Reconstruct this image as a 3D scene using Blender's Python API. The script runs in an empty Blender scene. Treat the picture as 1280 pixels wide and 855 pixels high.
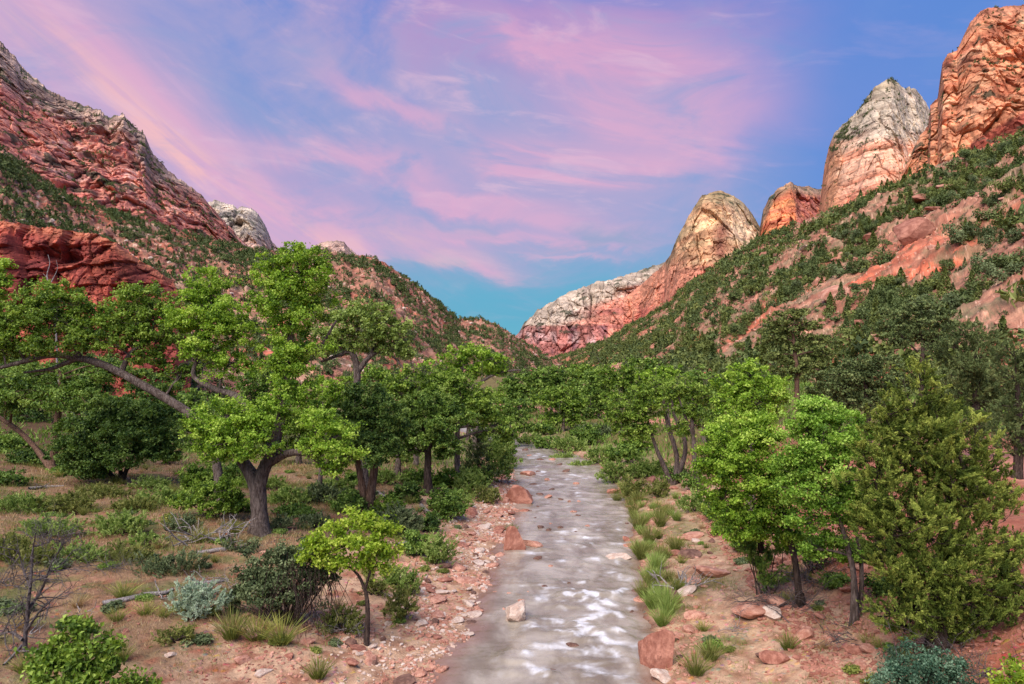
import bpy, math, random
import numpy as np
from mathutils import Vector
from mathutils.bvhtree import BVHTree

rng = np.random.default_rng(11)
random.seed(5)
F = 849.0            # focal length in reference pixels
CZ = 10.0            # camera height above the water
HOR = 470.0          # horizon row


def P(px, py, Y):
    return np.array([(px - 640.0) * Y / F, Y, CZ - (py - HOR) * Y / F])


def lin(r, g, b, k=1.0):
    out = []
    for c in (r, g, b):
        c = c / 255.0
        out.append((c / 12.92 if c <= 0.04045 else ((c + 0.055) / 1.055) ** 2.4) * k)
    return np.array(out)


# ------------------------------------------------------------------ noise
_G = np.array([(1,1,0),(-1,1,0),(1,-1,0),(-1,-1,0),(1,0,1),(-1,0,1),(1,0,-1),(-1,0,-1),
               (0,1,1),(0,-1,1),(0,1,-1),(0,-1,-1),(1,1,0),(-1,1,0),(0,-1,1),(0,-1,-1)], dtype=np.float64)


def _hash(ix, iy, iz, seed):
    with np.errstate(over='ignore'):
        h = (ix.astype(np.uint32) * np.uint32(374761393) + iy.astype(np.uint32) * np.uint32(668265263)
             + iz.astype(np.uint32) * np.uint32(2246822519) + np.uint32((seed * 3266489917) & 0xffffffff))
        h = (h ^ (h >> np.uint32(13))) * np.uint32(1274126177)
        h = (h ^ (h >> np.uint32(15))) * np.uint32(2246822519)
        h = h ^ (h >> np.uint32(16))
    return h


def noise(x, y, z=0.0, seed=0):
    x, y, z = np.broadcast_arrays(np.asarray(x, float), np.asarray(y, float), np.asarray(z, float))
    xi, yi, zi = np.floor(x), np.floor(y), np.floor(z)
    fx, fy, fz = x - xi, y - yi, z - zi
    xi, yi, zi = xi.astype(np.int64), yi.astype(np.int64), zi.astype(np.int64)
    u = fx**3*(fx*(fx*6-15)+10); v = fy**3*(fy*(fy*6-15)+10); w = fz**3*(fz*(fz*6-15)+10)
    def c(a, b, d):
        g = _G[_hash((xi+a) & 0xffffffff, (yi+b) & 0xffffffff, (zi+d) & 0xffffffff, seed) & np.uint32(15)]
        return g[..., 0]*(fx-a) + g[..., 1]*(fy-b) + g[..., 2]*(fz-d)
    x00 = c(0,0,0)*(1-u)+c(1,0,0)*u; x10 = c(0,1,0)*(1-u)+c(1,1,0)*u
    x01 = c(0,0,1)*(1-u)+c(1,0,1)*u; x11 = c(0,1,1)*(1-u)+c(1,1,1)*u
    return (x00*(1-v)+x10*v)*(1-w) + (x01*(1-v)+x11*v)*w


def fbm(x, y, z=0.0, oct=4, seed=0, gain=0.5, lac=2.03):
    a, s, t = 1.0, 0.0, 0.0
    for i in range(oct):
        s = s + a*noise(x, y, z, seed+i*17); t += a
        x = np.asarray(x)*lac; y = np.asarray(y)*lac; z = np.asarray(z)*lac; a *= gain
    return s/t


def ridged(x, y, z=0.0, oct=4, seed=0, gain=0.5, lac=2.07):
    a, s, t = 1.0, 0.0, 0.0
    for i in range(oct):
        s = s + a*(1-2.2*np.abs(noise(x, y, z, seed+i*13))); t += a
        x = np.asarray(x)*lac; y = np.asarray(y)*lac; z = np.asarray(z)*lac; a *= gain
    return s/t


def cells(x, y, z, seed=0, tilt=False):
    """value of the nearest random cell and distance to its edge"""
    xi, yi, zi = np.floor(x).astype(np.int64), np.floor(y).astype(np.int64), np.floor(z).astype(np.int64)
    gx = np.zeros(x.shape); f1 = np.full(x.shape, 9.0); f2 = np.full(x.shape, 9.0); val = np.zeros(x.shape)
    for a in (-1, 0, 1):
        for b in (-1, 0, 1):
            for c in (-1, 0, 1):
                h = _hash((xi+a) & 0xffffffff, (yi+b) & 0xffffffff, (zi+c) & 0xffffffff, seed)
                jx = (h & np.uint32(1023))/1023.0; jy = ((h >> np.uint32(10)) & np.uint32(1023))/1023.0; jz = ((h >> np.uint32(20)) & np.uint32(1023))/1023.0
                d = (xi+a+jx-x)**2+(yi+b+jy-y)**2+(zi+c+jz-z)**2
                v = ((h * np.uint32(2654435761)) >> np.uint32(8)).astype(float)/16777216.0
                n = d < f1
                f2 = np.where(n, f1, np.minimum(f2, d)); val = np.where(n, v, val)
                gx = np.where(n, (v-.5)*1.6*(xi+a+jx-x)+(((h & np.uint32(255))/255.0)-.5)*1.8*(zi+c+jz-z), gx); f1 = np.where(n, d, f1)
    if tilt: return (val-.5)+gx, np.sqrt(f2)-np.sqrt(f1)
    return val, np.sqrt(f2)-np.sqrt(f1)


def sstep(a, b, x):
    t = np.clip((np.asarray(x, float)-a)/(b-a), 0, 1)
    return t*t*(3-2*t)


def mixc(a, b, t):
    t = np.asarray(t)[..., None]
    return a*(1-t)+b*t


# ------------------------------------------------------------------ meshes
def new_mesh(name, verts, faces, mat=None, smooth=False, attrs=None, cols=None):
    verts = np.asarray(verts, np.float32); faces = np.asarray(faces, np.int32)
    m = bpy.data.meshes.new(name)
    n, k = faces.shape
    m.vertices.add(len(verts)); m.vertices.foreach_set('co', verts.ravel())
    m.loops.add(n*k); m.loops.foreach_set('vertex_index', faces.ravel())
    m.polygons.add(n)
    m.polygons.foreach_set('loop_start', np.arange(0, n*k, k, dtype=np.int32))
    m.polygons.foreach_set('loop_total', np.full(n, k, np.int32))
    m.polygons.foreach_set('use_smooth', np.full(n, smooth, bool))
    m.update(calc_edges=True)
    if cols is not None:
        a = m.color_attributes.new('Col', 'FLOAT_COLOR', 'POINT')
        c = np.ones((len(verts), 4), np.float32); c[:, :3] = cols
        a.data.foreach_set('color', c.ravel())
    for key, arr in (attrs or {}).items():
        a = m.attributes.new(key, 'FLOAT', 'POINT')
        a.data.foreach_set('value', np.asarray(arr, np.float32))
    if mat: m.materials.append(mat)
    return m


def link(name, mesh, parent=None, loc=None):
    o = bpy.data.objects.new(name, mesh)
    bpy.context.scene.collection.objects.link(o)
    if parent is not None: o.parent = parent
    if loc is not None: o.location = loc
    return o


def tag(o, label=None, cat=None, group=None, kind=None):
    if label: o['label'] = label
    if cat: o['category'] = cat
    if group: o['group'] = group
    if kind: o['kind'] = kind
    return o


def grid_faces(nu, nv, base=0):
    i = np.arange(nu-1)[:, None]*nv + np.arange(nv-1)[None, :]
    i = i.ravel()+base
    return np.stack([i, i+nv, i+nv+1, i+1], 1)


# ------------------------------------------------------------------ node materials
class NT:
    def __init__(s, tree):
        s.t = tree; s.n = tree.nodes; s.l = tree.links; s.n.clear()
    def node(s, ty, **kw):
        n = s.n.new(ty)
        for k, v in kw.items():
            if k.startswith('_'): continue
            setattr(n, k, v)
        return n
    def put(s, sock, v):
        if isinstance(v, bpy.types.NodeSocket): s.l.new(v, sock)
        elif isinstance(v, (tuple, list, np.ndarray)):
            v = [float(q) for q in v]
            if len(sock.default_value) == 4 and len(v) == 3: v = v+[1.0]
            sock.default_value = v
        else: sock.default_value = v
    def math(s, op, a, b=None, c=None, clamp=False):
        n = s.node('ShaderNodeMath', operation=op, use_clamp=clamp)
        s.put(n.inputs[0], a)
        if b is not None: s.put(n.inputs[1], b)
        if c is not None: s.put(n.inputs[2], c)
        return n.outputs[0]
    def mix(s, f, a, b, blend='MIX'):
        n = s.node('ShaderNodeMix', data_type='RGBA', blend_type=blend)
        s.put(n.inputs[0], f); s.put(n.inputs[6], a); s.put(n.inputs[7], b)
        return n.outputs[2]
    def noise(s, vec, scale, detail=4, rough=0.55, dist=0.0):
        n = s.node('ShaderNodeTexNoise')
        if vec is not None: s.put(n.inputs['Vector'], vec)
        n.inputs['Scale'].default_value = scale; n.inputs['Detail'].default_value = detail
        n.inputs['Roughness'].default_value = rough; n.inputs['Distortion'].default_value = dist
        return n.outputs[0]
    def ramp(s, f, a, b):
        n = s.node('ShaderNodeMapRange', interpolation_type='SMOOTHSTEP')
        s.put(n.inputs[0], f); n.inputs[1].default_value = a; n.inputs[2].default_value = b
        return n.outputs[0]
    def mapping(s, vec, scale=(1,1,1), rot=(0,0,0)):
        n = s.node('ShaderNodeMapping'); s.put(n.inputs[0], vec)
        n.inputs['Scale'].default_value = scale; n.inputs['Rotation'].default_value = rot
        return n.outputs[0]
    def attr(s, name, fac=False):
        n = s.node('ShaderNodeAttribute', attribute_name=name)
        return n.outputs['Fac'] if fac else n.outputs['Color']
    def coord(s, w='Object'):
        return s.node('ShaderNodeTexCoord').outputs[w]
    def bump(s, h, strength, dist):
        n = s.node('ShaderNodeBump'); n.inputs['Strength'].default_value = strength
        n.inputs['Distance'].default_value = dist; s.put(n.inputs['Height'], h)
        return n.outputs[0]
    def bsdf(s, col, rough=0.9, spec=0.2, normal=None, out=True):
        n = s.node('ShaderNodeBsdfPrincipled'); s.put(n.inputs['Base Color'], col)
        s.put(n.inputs['Roughness'], rough); n.inputs['Specular IOR Level'].default_value = spec
        if normal is not None: s.put(n.inputs['Normal'], normal)
        if out: s.out(n.outputs[0])
        return n.outputs[0]
    def out(s, sh):
        o = s.node('ShaderNodeOutputMaterial'); s.l.new(sh, o.inputs[0])


def new_mat(name):
    m = bpy.data.materials.new(name); m.use_nodes = True
    return m, NT(m.node_tree)


def rock_mat(name, size, bumpd, crack=0.5, var=0.5):
    """Col attribute broken up by noise and cracks; size = metres of the coarsest detail."""
    m, t = new_mat(name)
    c = t.coord()
    n1 = t.noise(t.mapping(c, (1.6/size, 1.6/size, 0.8/size)), 1.0, 5, 0.68, 0.3)
    k = t.node('ShaderNodeMapRange'); t.put(k.inputs[0], n1)
    k.inputs[1].default_value = 0.33; k.inputs[2].default_value = 0.67
    k.inputs[3].default_value = 1-var; k.inputs[4].default_value = 1+var
    col = t.mix(1.0, t.attr('Col'), k.outputs[0], 'MULTIPLY')
    if crack > 0:
        vo = t.node('ShaderNodeTexVoronoi', feature='DISTANCE_TO_EDGE')
        t.put(vo.inputs['Vector'], t.mix(0.12, t.mapping(c, (2.0/size, 2.0/size, 1.1/size)), t.noise(c, 3.0/size, 2)))
        cr = t.ramp(vo.outputs['Distance'], 0.0, 0.05)
        col = t.mix(t.math('MULTIPLY', t.math('SUBTRACT', 1.0, cr), crack), col, (0.08, 0.045, 0.04))
    t.bsdf(col, 0.92, 0.15, t.bump(n1, 0.8, bumpd))
    return m


def leaf_mat(name, dark, mid, light, trans=0.3, spec=0.25):
    m, t = new_mat(name)
    v = t.attr('tint', True)
    r = t.node('ShaderNodeValToRGB'); t.put(r.inputs[0], v)
    e = r.color_ramp.elements
    e[0].position = 0.0; e[0].color = (*dark, 1); e[1].position = 1.0; e[1].color = (*light, 1)
    q = e.new(0.5); q.color = (*mid, 1)
    c = r.outputs[0]
    b = t.bsdf(c, 0.55, spec, out=False)
    tr = t.node('ShaderNodeBsdfTranslucent'); t.put(tr.inputs[0], t.mix(1.0, c, (1.25, 1.25, 0.6), 'MULTIPLY'))
    mx = t.node('ShaderNodeMixShader'); mx.inputs[0].default_value = trans
    t.l.new(b, mx.inputs[1]); t.l.new(tr.outputs[0], mx.inputs[2]); t.out(mx.outputs[0])
    return m


def bark_mat(name, a, b, scale=6.0):
    m, t = new_mat(name)
    c = t.coord()
    n = t.noise(t.mapping(c, (scale*1.6, scale*1.6, scale*0.35)), 1.0, 6, 0.7, 0.8)
    n2 = t.noise(c, 0.8, 3)
    f = t.ramp(n, 0.35, 0.65)
    col = t.mix(f, a, b)
    col = t.mix(t.math('MULTIPLY', t.ramp(n2, 0.45, 0.65), 0.4), col, tuple(x*0.55 for x in a))
    t.bsdf(col, 0.9, 0.15, t.bump(n, 1.0, 0.14))
    return m
# ================================================================== camera, light, sky
sc = bpy.context.scene
cam = bpy.data.cameras.new('camera'); cam_o = bpy.data.objects.new('camera', cam)
sc.collection.objects.link(cam_o); sc.camera = cam_o
cam_o.location = (0, 0, CZ); cam_o.rotation_euler = (math.radians(90), 0, 0)
cam.sensor_width = 36.0; cam.lens = F/1280.0*36.0
cam.shift_y = (HOR-427.5)/1280.0
cam.clip_start = 0.5; cam.clip_end = 30000

SUN_AZ, SUN_EL = math.radians(-152), math.radians(50)    # azimuth from +Y towards +X
sd = Vector((math.sin(SUN_AZ)*math.cos(SUN_EL), math.cos(SUN_AZ)*math.cos(SUN_EL), math.sin(SUN_EL)))
sl = bpy.data.lights.new('sun', 'SUN'); sl.energy = 5.0; sl.angle = math.radians(58); sl.color = (1.0, 0.93, 0.86)
so = bpy.data.objects.new('sun', sl); sc.collection.objects.link(so)
so.rotation_euler = sd.to_track_quat('Z', 'Y').to_euler()

w = bpy.data.worlds.new('World'); sc.world = w; w.use_nodes = True
t = NT(w.node_tree)
gen = t.coord('Generated')
sep = t.node('ShaderNodeSeparateXYZ'); t.put(sep.inputs[0], gen)
dx, dy, dz = sep.outputs
az = t.math('ARCTAN2', dx, dy)
el = t.math('ARCSINE', dz)
# air coordinates of the cloud sheet: where each direction meets a plane high above
zc = t.math('MAXIMUM', dz, 0.06)
cmb = t.node('ShaderNodeCombineXYZ')
t.put(cmb.inputs[0], t.math('DIVIDE', dx, t.math('ADD', zc, 0.12))); t.put(cmb.inputs[1], t.math('DIVIDE', dy, t.math('ADD', zc, 0.12)))
pl = cmb.outputs[0]
cae = t.node('ShaderNodeCombineXYZ'); t.put(cae.inputs[0], az); t.put(cae.inputs[1], el)
ae = cae.outputs[0]
warp = t.noise(ae, 2.6, 3, 0.5)
rl = t.mapping(ae, (1, 1, 1), (0, 0, math.radians(34))); rr_ = t.mapping(ae, (1, 1, 1), (0, 0, math.radians(9)))
side = t.ramp(az, -0.42, 0.02)
wl = t.noise(t.mapping(rl, (2.2, 9.5, 1)), 1.0, 7, 0.6, 0.7); wr = t.noise(t.mapping(rr_, (3.4, 8.0, 1)), 1.0, 7, 0.6, 1.0)
wisp = t.mix(side, wl, wr)
wisp2 = t.noise(t.mapping(rr_, (2.6, 4.6, 1)), 1.0, 6, 0.6, 0.8)
fl_ = t.noise(t.mapping(rl, (4.0, 34.0, 1)), 1.0, 5, 0.6, 0.5); fr_ = t.noise(t.mapping(rr_, (7.0, 26.0, 1)), 1.0, 5, 0.6, 0.7)
fine = t.mix(side, fl_, fr_)


def skyp(px, py):
    a = math.atan((px-640)/F)
    e = math.atan((HOR-py)/F*math.cos(a))
    return a, e


az_w = t.math('ADD', az, t.math('MULTIPLY', t.math('SUBTRACT', warp, 0.5), 0.30))
el_w = t.math('ADD', el, t.math('MULTIPLY', t.math('SUBTRACT', wisp, 0.5), 0.16))


def blob(px, py, rx, ry, ang=0.0):
    """soft elongated patch of sky; ang in degrees, + = falls to the right"""
    a0, e0 = skyp(px, py)
    ca, sa = math.cos(math.radians(-ang)), math.sin(math.radians(-ang))
    u = t.math('SUBTRACT', az_w, a0); v = t.math('SUBTRACT', el_w, e0)
    uu = t.math('ADD', t.math('MULTIPLY', u, ca), t.math('MULTIPLY', v, sa))
    vv = t.math('SUBTRACT', t.math('MULTIPLY', v, ca), t.math('MULTIPLY', u, sa))
    q = t.math('ADD', t.math('POWER', t.math('ABSOLUTE', t.math('MULTIPLY', uu, F/rx)), 2.0),
               t.math('POWER', t.math('ABSOLUTE', t.math('MULTIPLY', vv, F/ry)), 2.0))
    return t.math('EXPONENT', t.math('MULTIPLY', q, -1.0))


def total(bl, k=1.0):
    s = bl[0]
    for b in bl[1:]: s = t.math('ADD', s, b)
    return t.math('MULTIPLY', s, k, clamp=True)


g = t.node('ShaderNodeValToRGB'); t.put(g.inputs[0], t.math('MULTIPLY', el, 1.0/1.0, clamp=True))
cr = g.color_ramp; cr.elements[0].position = 0.0; cr.elements[0].color = (*lin(110, 190, 200), 1)
cr.elements[1].position = 0.95; cr.elements[1].color = (*lin(70, 95, 165), 1)
for p_, c_ in ((0.09, (72, 166, 194)), (0.18, (92, 160, 205)), (0.32, (108, 148, 210)), (0.50, (88, 132, 208))):
    e_ = cr.elements.new(p_); e_.color = (*lin(*c_), 1)
col = g.outputs[0]
# lavender veil over most of the sky
veil = total([blob(520, 150, 380, 140), blob(180, 60, 300, 140, 10), blob(330, 270, 230, 50), blob(780, 220, 210, 110)], 0.98)
veil = t.math('MULTIPLY', veil, t.ramp(wisp2, 0.22, 0.56))
col = t.mix(t.math('MULTIPLY', veil, 0.92), col, lin(172, 164, 204))
blue = total([blob(385, 130, 95, 60, 20), blob(600, 60, 60, 60), blob(120, 20, 90, 22, 12), blob(480, 235, 110, 22, 10)], 0.7)
col = t.mix(t.math('MULTIPLY', blue, t.ramp(wisp, 0.4, 0.6)), col, lin(122, 150, 204))
mag = total([blob(600, 15, 260, 55), blob(820, 60, 140, 60), blob(900, 20, 120, 50)], 0.9)
col = t.mix(t.math('MULTIPLY', mag, t.ramp(wisp2, 0.2, 0.85)), col, lin(186, 140, 194))
pink = total([blob(40, 50, 150, 52, 32), blob(190, 140, 170, 50, 33), blob(310, 235, 160, 40, 26), blob(430, 280, 150, 26, 12),
              blob(800, 135, 90, 34, 8), blob(770, 205, 130, 20, 5), blob(880, 160, 80, 24, 14), blob(660, 200, 70, 14, 6), blob(560, 245, 100, 12, 4), blob(700, 60, 120, 18, 12), blob(480, 130, 80, 12, 18), blob(450, 200, 90, 16, 8),
              blob(650, 270, 130, 16, 8), blob(860, 90, 150, 40, 15), blob(540, 325, 90, 10, 8), blob(640, 300, 150, 7, 5), blob(700, 322, 60, 4, 5)], 1.15)
pf = t.math('MULTIPLY', pink, t.math('ADD', 0.25, t.math('MULTIPLY', t.ramp(wisp, 0.22, 0.78), 0.85)), clamp=True)
col = t.mix(t.math('MULTIPLY', pf, 0.80), col, lin(232, 172, 200))
peach = total([blob(130, 105, 150, 26, 33), blob(250, 190, 120, 24, 33), blob(340, 255, 120, 20, 24), blob(450, 292, 110, 12, 10), blob(540, 330, 60, 8, 5)], 0.42)
col = t.mix(t.math('MULTIPLY', peach, t.ramp(fine, 0.4, 0.62)), col, lin(246, 190, 186))
streak = t.math('MULTIPLY', t.ramp(fine, 0.52, 0.72), t.ramp(el, 0.10, 0.30))
col = t.mix(t.math('MULTIPLY', streak, 0.26), col, lin(214, 176, 208))
gap = t.math('MULTIPLY', t.ramp(wr, 0.50, 0.30), t.ramp(el, 0.10, 0.22))
col = t.mix(t.math('MULTIPLY', gap, 0.65), col, lin(140, 158, 206))
pal = t.math('MULTIPLY', t.ramp(fr_, 0.50, 0.70), t.ramp(wisp2, 0.35, 0.6))
col = t.mix(t.math('MULTIPLY', pal, 0.42), col, lin(226, 190, 210))
# low band of thin grey-blue cloud above the turquoise gap
low = total([blob(560, 350, 120, 16, 5), blob(730, 300, 160, 16, 3)], 0.7)
col = t.mix(t.math('MULTIPLY', low, t.ramp(fine, 0.4, 0.6)), col, lin(140, 160, 196))
teal = total([blob(600, 385, 190, 46), blob(730, 392, 150, 46)], 0.80)
col = t.mix(t.math('MULTIPLY', teal, t.math('ADD', .40, t.math('MULTIPLY', t.ramp(wisp, .62, .34), .50))), col, lin(92, 170, 200))
rightb = t.math('MULTIPLY', t.ramp(az, 0.24, 0.48), 0.78)
col = t.mix(rightb, col, lin(88, 134, 210))
# below the horizon: dull earth light
col = t.mix(t.ramp(el, -0.02, 0.0), lin(96, 74, 66), col)
ns = t.node('ShaderNodeTexSky', sky_type='NISHITA'); ns.sun_disc = False
ns.sun_elevation = SUN_EL; ns.sun_rotation = SUN_AZ
b1 = t.node('ShaderNodeBackground'); t.put(b1.inputs[0], col); b1.inputs[1].default_value = 0.84
b2 = t.node('ShaderNodeBackground'); t.put(b2.inputs[0], ns.outputs[0]); b2.inputs[1].default_value = 0.004
ad = t.node('ShaderNodeAddShader'); t.l.new(b1.outputs[0], ad.inputs[0]); t.l.new(b2.outputs[0], ad.inputs[1])
w.cycles.sampling_method = 'MANUAL'; w.cycles.sample_map_resolution = 256
wo = t.node('ShaderNodeOutputWorld'); t.l.new(ad.outputs[0], wo.inputs[0])

sc.view_settings.view_transform = 'Standard'; sc.view_settings.look = 'None'
sc.view_settings.exposure = 0.30; sc.view_settings.gamma = 1.0
sc.render.engine = 'CYCLES'
cy = sc.cycles
cy.max_bounces = 4; cy.diffuse_bounces = 2; cy.glossy_bounces = 2; cy.transmission_bounces = 3; cy.transparent_max_bounces = 4
cy.use_denoising = True; cy.caustics_reflective = False; cy.caustics_refractive = False
try: cy.denoiser = 'OPENIMAGEDENOISE'
except Exception: pass
cy.use_adaptive_sampling = True; cy.adaptive_threshold = 0.02
sc.render.use_persistent_data = False
# ================================================================== river course and ground
RY  = np.array([-60,  8, 22, 25.7, 29.3, 34, 38.6, 47.2, 56.6, 65.3, 77, 85, 92, 100, 112, 125, 145, 200, 400])
RL  = np.array([-6, -4.2,-2.65,-1.9,-1.3,-1.3,-.55, .1, .1, .1, -.2, .3, -.3, -2.0, -5.5, -10, -20, -70, -260])
RR  = np.array([ 3,  4.0, 4.7, 5.4, 5.7, 6.4, 6.95, 8.2, 9.2, 9.4, 9.6, 8.2, 6.0, 3.5, 0.5, -2.5, -10, -58, -246])


def river_d(x, y):
    """signed distance outside the channel, left and right"""
    l = np.interp(y, RY, RL) + 0.5*noise(y*0.35, 3.3, 0, 5) + 0.28*noise(y*1.1, 8.3, 0, 6)
    r = np.interp(y, RY, RR) + 0.4*noise(y*0.33, 7.7, 0, 8) + 0.25*noise(y*1.2, 1.3, 0, 9)
    return l - x, x - r


def ground_z(x, y, fine=True):
    x = np.asarray(x, float); y = np.asarray(y, float)
    dl, dr = river_d(x, y)
    zl = np.interp(dl, [-3, -1, 0, 1.5, 4, 7, 10, 14, 28, 50, 90, 200], [-.7, -.35, 0.0, .16, .5, .95, 1.35, 1.65, 2.1, 3.2, 8, 14])
    zr = np.interp(dr, [-3, -1, 0, 1.0, 3.5, 6, 8.5, 11, 15, 28, 50, 200], [-.7, -.4, 0.0, .30, .65, 1.05, 2.2, 3.3, 4.0, 4.6, 5.5, 9])
    far = sstep(45, 120, y)
    zr = zr*(1-far) + far*np.interp(dr, [-3, -1, 0, 2, 8, 20, 50, 200], [-.7, -.4, 0, .3, .8, 2.2, 4.5, 9])
    z = np.where(dl > dr, zl, zr)
    inside = (dl < 0) & (dr < 0)
    amp = np.clip(np.maximum(dl, dr)/4.0, 0.0, 1.0)
    z = z + amp*(0.55*fbm(x*0.11, y*0.11, 0, 3, 21) + 0.22*fbm(x*0.6, y*0.6, 0, 3, 22))
    if fine:
        z = z + np.where(inside, 0.0, 0.10*fbm(x*2.2, y*2.2, 0, 3, 23)*np.clip(amp+0.35, 0, 1))
    # shallow gravel ledge lying just under the water on the near left
    z = np.where(inside, np.minimum(z, -0.04), z)
    return z


def axis(lo, hi, c0, c1, step, grow):
    pts = list(np.arange(c0, c1, step))
    s = step; p = c1
    while p < hi: pts.append(p); s *= grow; p += s
    s = step; p = c0-step
    left = []
    while p > lo: left.append(p); s *= grow; p -= s
    return np.array(left[::-1]+pts)


xs = axis(-7000, 7000, -24, 20, 0.17, 1.045); ys = axis(-400, 9000, 14, 48, 0.17, 1.022)
X, Y = np.meshgrid(xs, ys, indexing='ij')
Z = ground_z(X, Y)
Z = np.where(np.maximum(np.abs(X), Y) > 1200, 6.0, Z)
dl, dr = river_d(X, Y)
sand = lin(202, 164, 134, .86); sand2 = lin(168, 124, 98, .86); red = lin(158, 86, 68, .85); tan = lin(150, 120, 92, .8)
wet = lin(134, 92, 76, .8); green = lin(112, 118, 66, .7); dk = lin(96, 64, 52, .8)
n1 = fbm(X*0.25, Y*0.25, 0, 4, 31); n2 = fbm(X*1.3, Y*1.3, 0, 4, 32); n3 = fbm(X*5.0, Y*5.0, 0, 2, 33)
c = mixc(sand, sand2, sstep(-.15, .25, n2))
c = mixc(c, tan, sstep(6, 10, dl)*0.9)
c = mixc(c, sand2, sstep(6, 10, dl)*sstep(0.0, 0.3, n1)*0.8)
c = mixc(c, green, sstep(7, 12, dl)*sstep(-.05, 0.2, fbm(X*.5, Y*.5, 0, 4, 41))*0.75)
c = mixc(c, lin(104, 82, 66, .8), sstep(6, 10, dl)*sstep(.05, .3, fbm(X*.9, Y*.9, 0, 4, 43))*.6)
c = mixc(c, red, sstep(.05, .35, n2)*sstep(2, 6, dl)*0.55)
c = mixc(c, red, sstep(6.0, 8.5, dr)*(0.80+0.2*n2))
c = mixc(c, green, sstep(0.5, 2, dr)*(1-sstep(3, 6, dr))*sstep(-.1, .2, n1)*0.6)
c = mixc(c, green, sstep(55, 80, Y)*sstep(1.5, 5, np.maximum(dl, dr))*0.75)
c = mixc(c, dk, sstep(30, 50, dl)*0.8)
trail = sstep(20, 22, dr)*(1-sstep(27, 29, dr))
c = mixc(c, lin(206, 140, 118, .85), trail)
c = mixc(c, wet, (1-sstep(0.0, 0.55, np.maximum(dl, dr)))*0.9)
c = c*(1+0.35*n3[..., None])
m_ground, t = new_mat('ground')
co = t.coord()
a = t.noise(co, 3.0, 8, 0.7); b = t.noise(co, 18.0, 5, 0.7)
vo = t.node('ShaderNodeTexVoronoi'); t.put(vo.inputs['Vector'], t.mix(0.2, co, t.noise(co, 4.0, 2))); vo.inputs['Scale'].default_value = 5.5
peb = t.ramp(vo.outputs['Distance'], 0.50, 0.18)
k = t.node('ShaderNodeMapRange'); t.put(k.inputs[0], t.math('ADD', t.math('MULTIPLY', a, .5), t.math('MULTIPLY', b, .5)))
k.inputs[1].default_value = .3; k.inputs[2].default_value = .7; k.inputs[3].default_value = .55; k.inputs[4].default_value = 1.35
cc = t.mix(1.0, t.attr('Col'), k.outputs[0], 'MULTIPLY')
pc = t.mix(0.55, cc, vo.outputs['Color'], 'SOFT_LIGHT')
cc = t.mix(t.math('MULTIPLY', peb, t.ramp(t.noise(co, .6, 3), .45, .6)), cc, pc)
hh = t.math('ADD', t.math('ADD', a, t.math('MULTIPLY', b, .4)), t.math('MULTIPLY', peb, .35))
t.bsdf(cc, .93, .15, t.bump(hh, .8, .09))
V = np.stack([X, Y, Z], -1)
gm = new_mesh('ground', V.reshape(-1, 3), grid_faces(len(xs), len(ys)), m_ground, True, cols=c.reshape(-1, 3))
tag(link('ground', gm), 'sandy red and tan canyon floor with gravel shores', kind='structure')

# ---- water
nyw = 1500; nxw = 110
yw = np.concatenate([np.linspace(6, 70, 1200), np.linspace(70.2, 200, 260), np.linspace(201, 400, 40)])
tw = np.linspace(-0.22, 1.22, nxw)
l = np.interp(yw, RY, RL); r = np.interp(yw, RY, RR)
XW = l[:, None]+(r-l)[:, None]*tw[None, :]; YW = np.repeat(yw[:, None], nxw, 1)
# flow-aligned coordinates
u = XW; v = YW
band = np.zeros_like(XW)
RAPIDS = [(22.6, .3, .9, .9), (24.2, .25, .85, .8), (26.4, .2, .8, 1.2), (27.8, .45, .9, 1.1), (29.8, .25, .8, 1.5), (31.6, .45, .95, 1.2), (33.6, .35, .9, .7), (36.5, .3, .9, .8), (39.5, .4, .9, .6), (44.0, .35, .95, .8), (47.5, .45, .9, .6), (52.5, .3, .9, .6), (58, .2, .8, .6), (66, .2, .8, .7), (75, .1, .9, .7), (84, .2, .9, .7)]
for yb, a0, a1, s in RAPIDS:
    yy = yb + 1.4*noise(u*0.45, yb, 0, 51) + .45*noise(u*1.6, yb*3, 0, 52)
    wdt = 0.55+0.30*noise(u*0.5, yb*2, 0, 53)
    e = np.exp(-((v-yy)/np.clip(wdt, .3, 1))**2)
    tl = tw[None, :]+0.1*noise(v*0.3, yb, 0, 54)
    band += s*e*sstep(a0-.12, a0+.1, tl)*(1-sstep(a1-.08, a1+.1, tl))*(0.5+1.3*np.clip(noise(u*0.9, v*.15+yb, 0, 55)+.3, 0, 1))
wave = 0.10*fbm(u*.8, v*.6, 0, 3, 61)+0.045*fbm(u*2.0, v*2.2, 0, 3, 62)+0.014*fbm(u*5, v*5, 0, 2, 64)
stk = fbm(u*1.2+.8*noise(u*.4, v*.6, 0, 59), v*1.1+1.2*noise(u*.5, v*.3, 0, 60), 0, 4, 63, .55)
near = 1-sstep(30, 70, YW)*0.35
rif = np.zeros_like(XW); hump = np.zeros_like(XW)
rr2 = np.random.default_rng(77)
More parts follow.
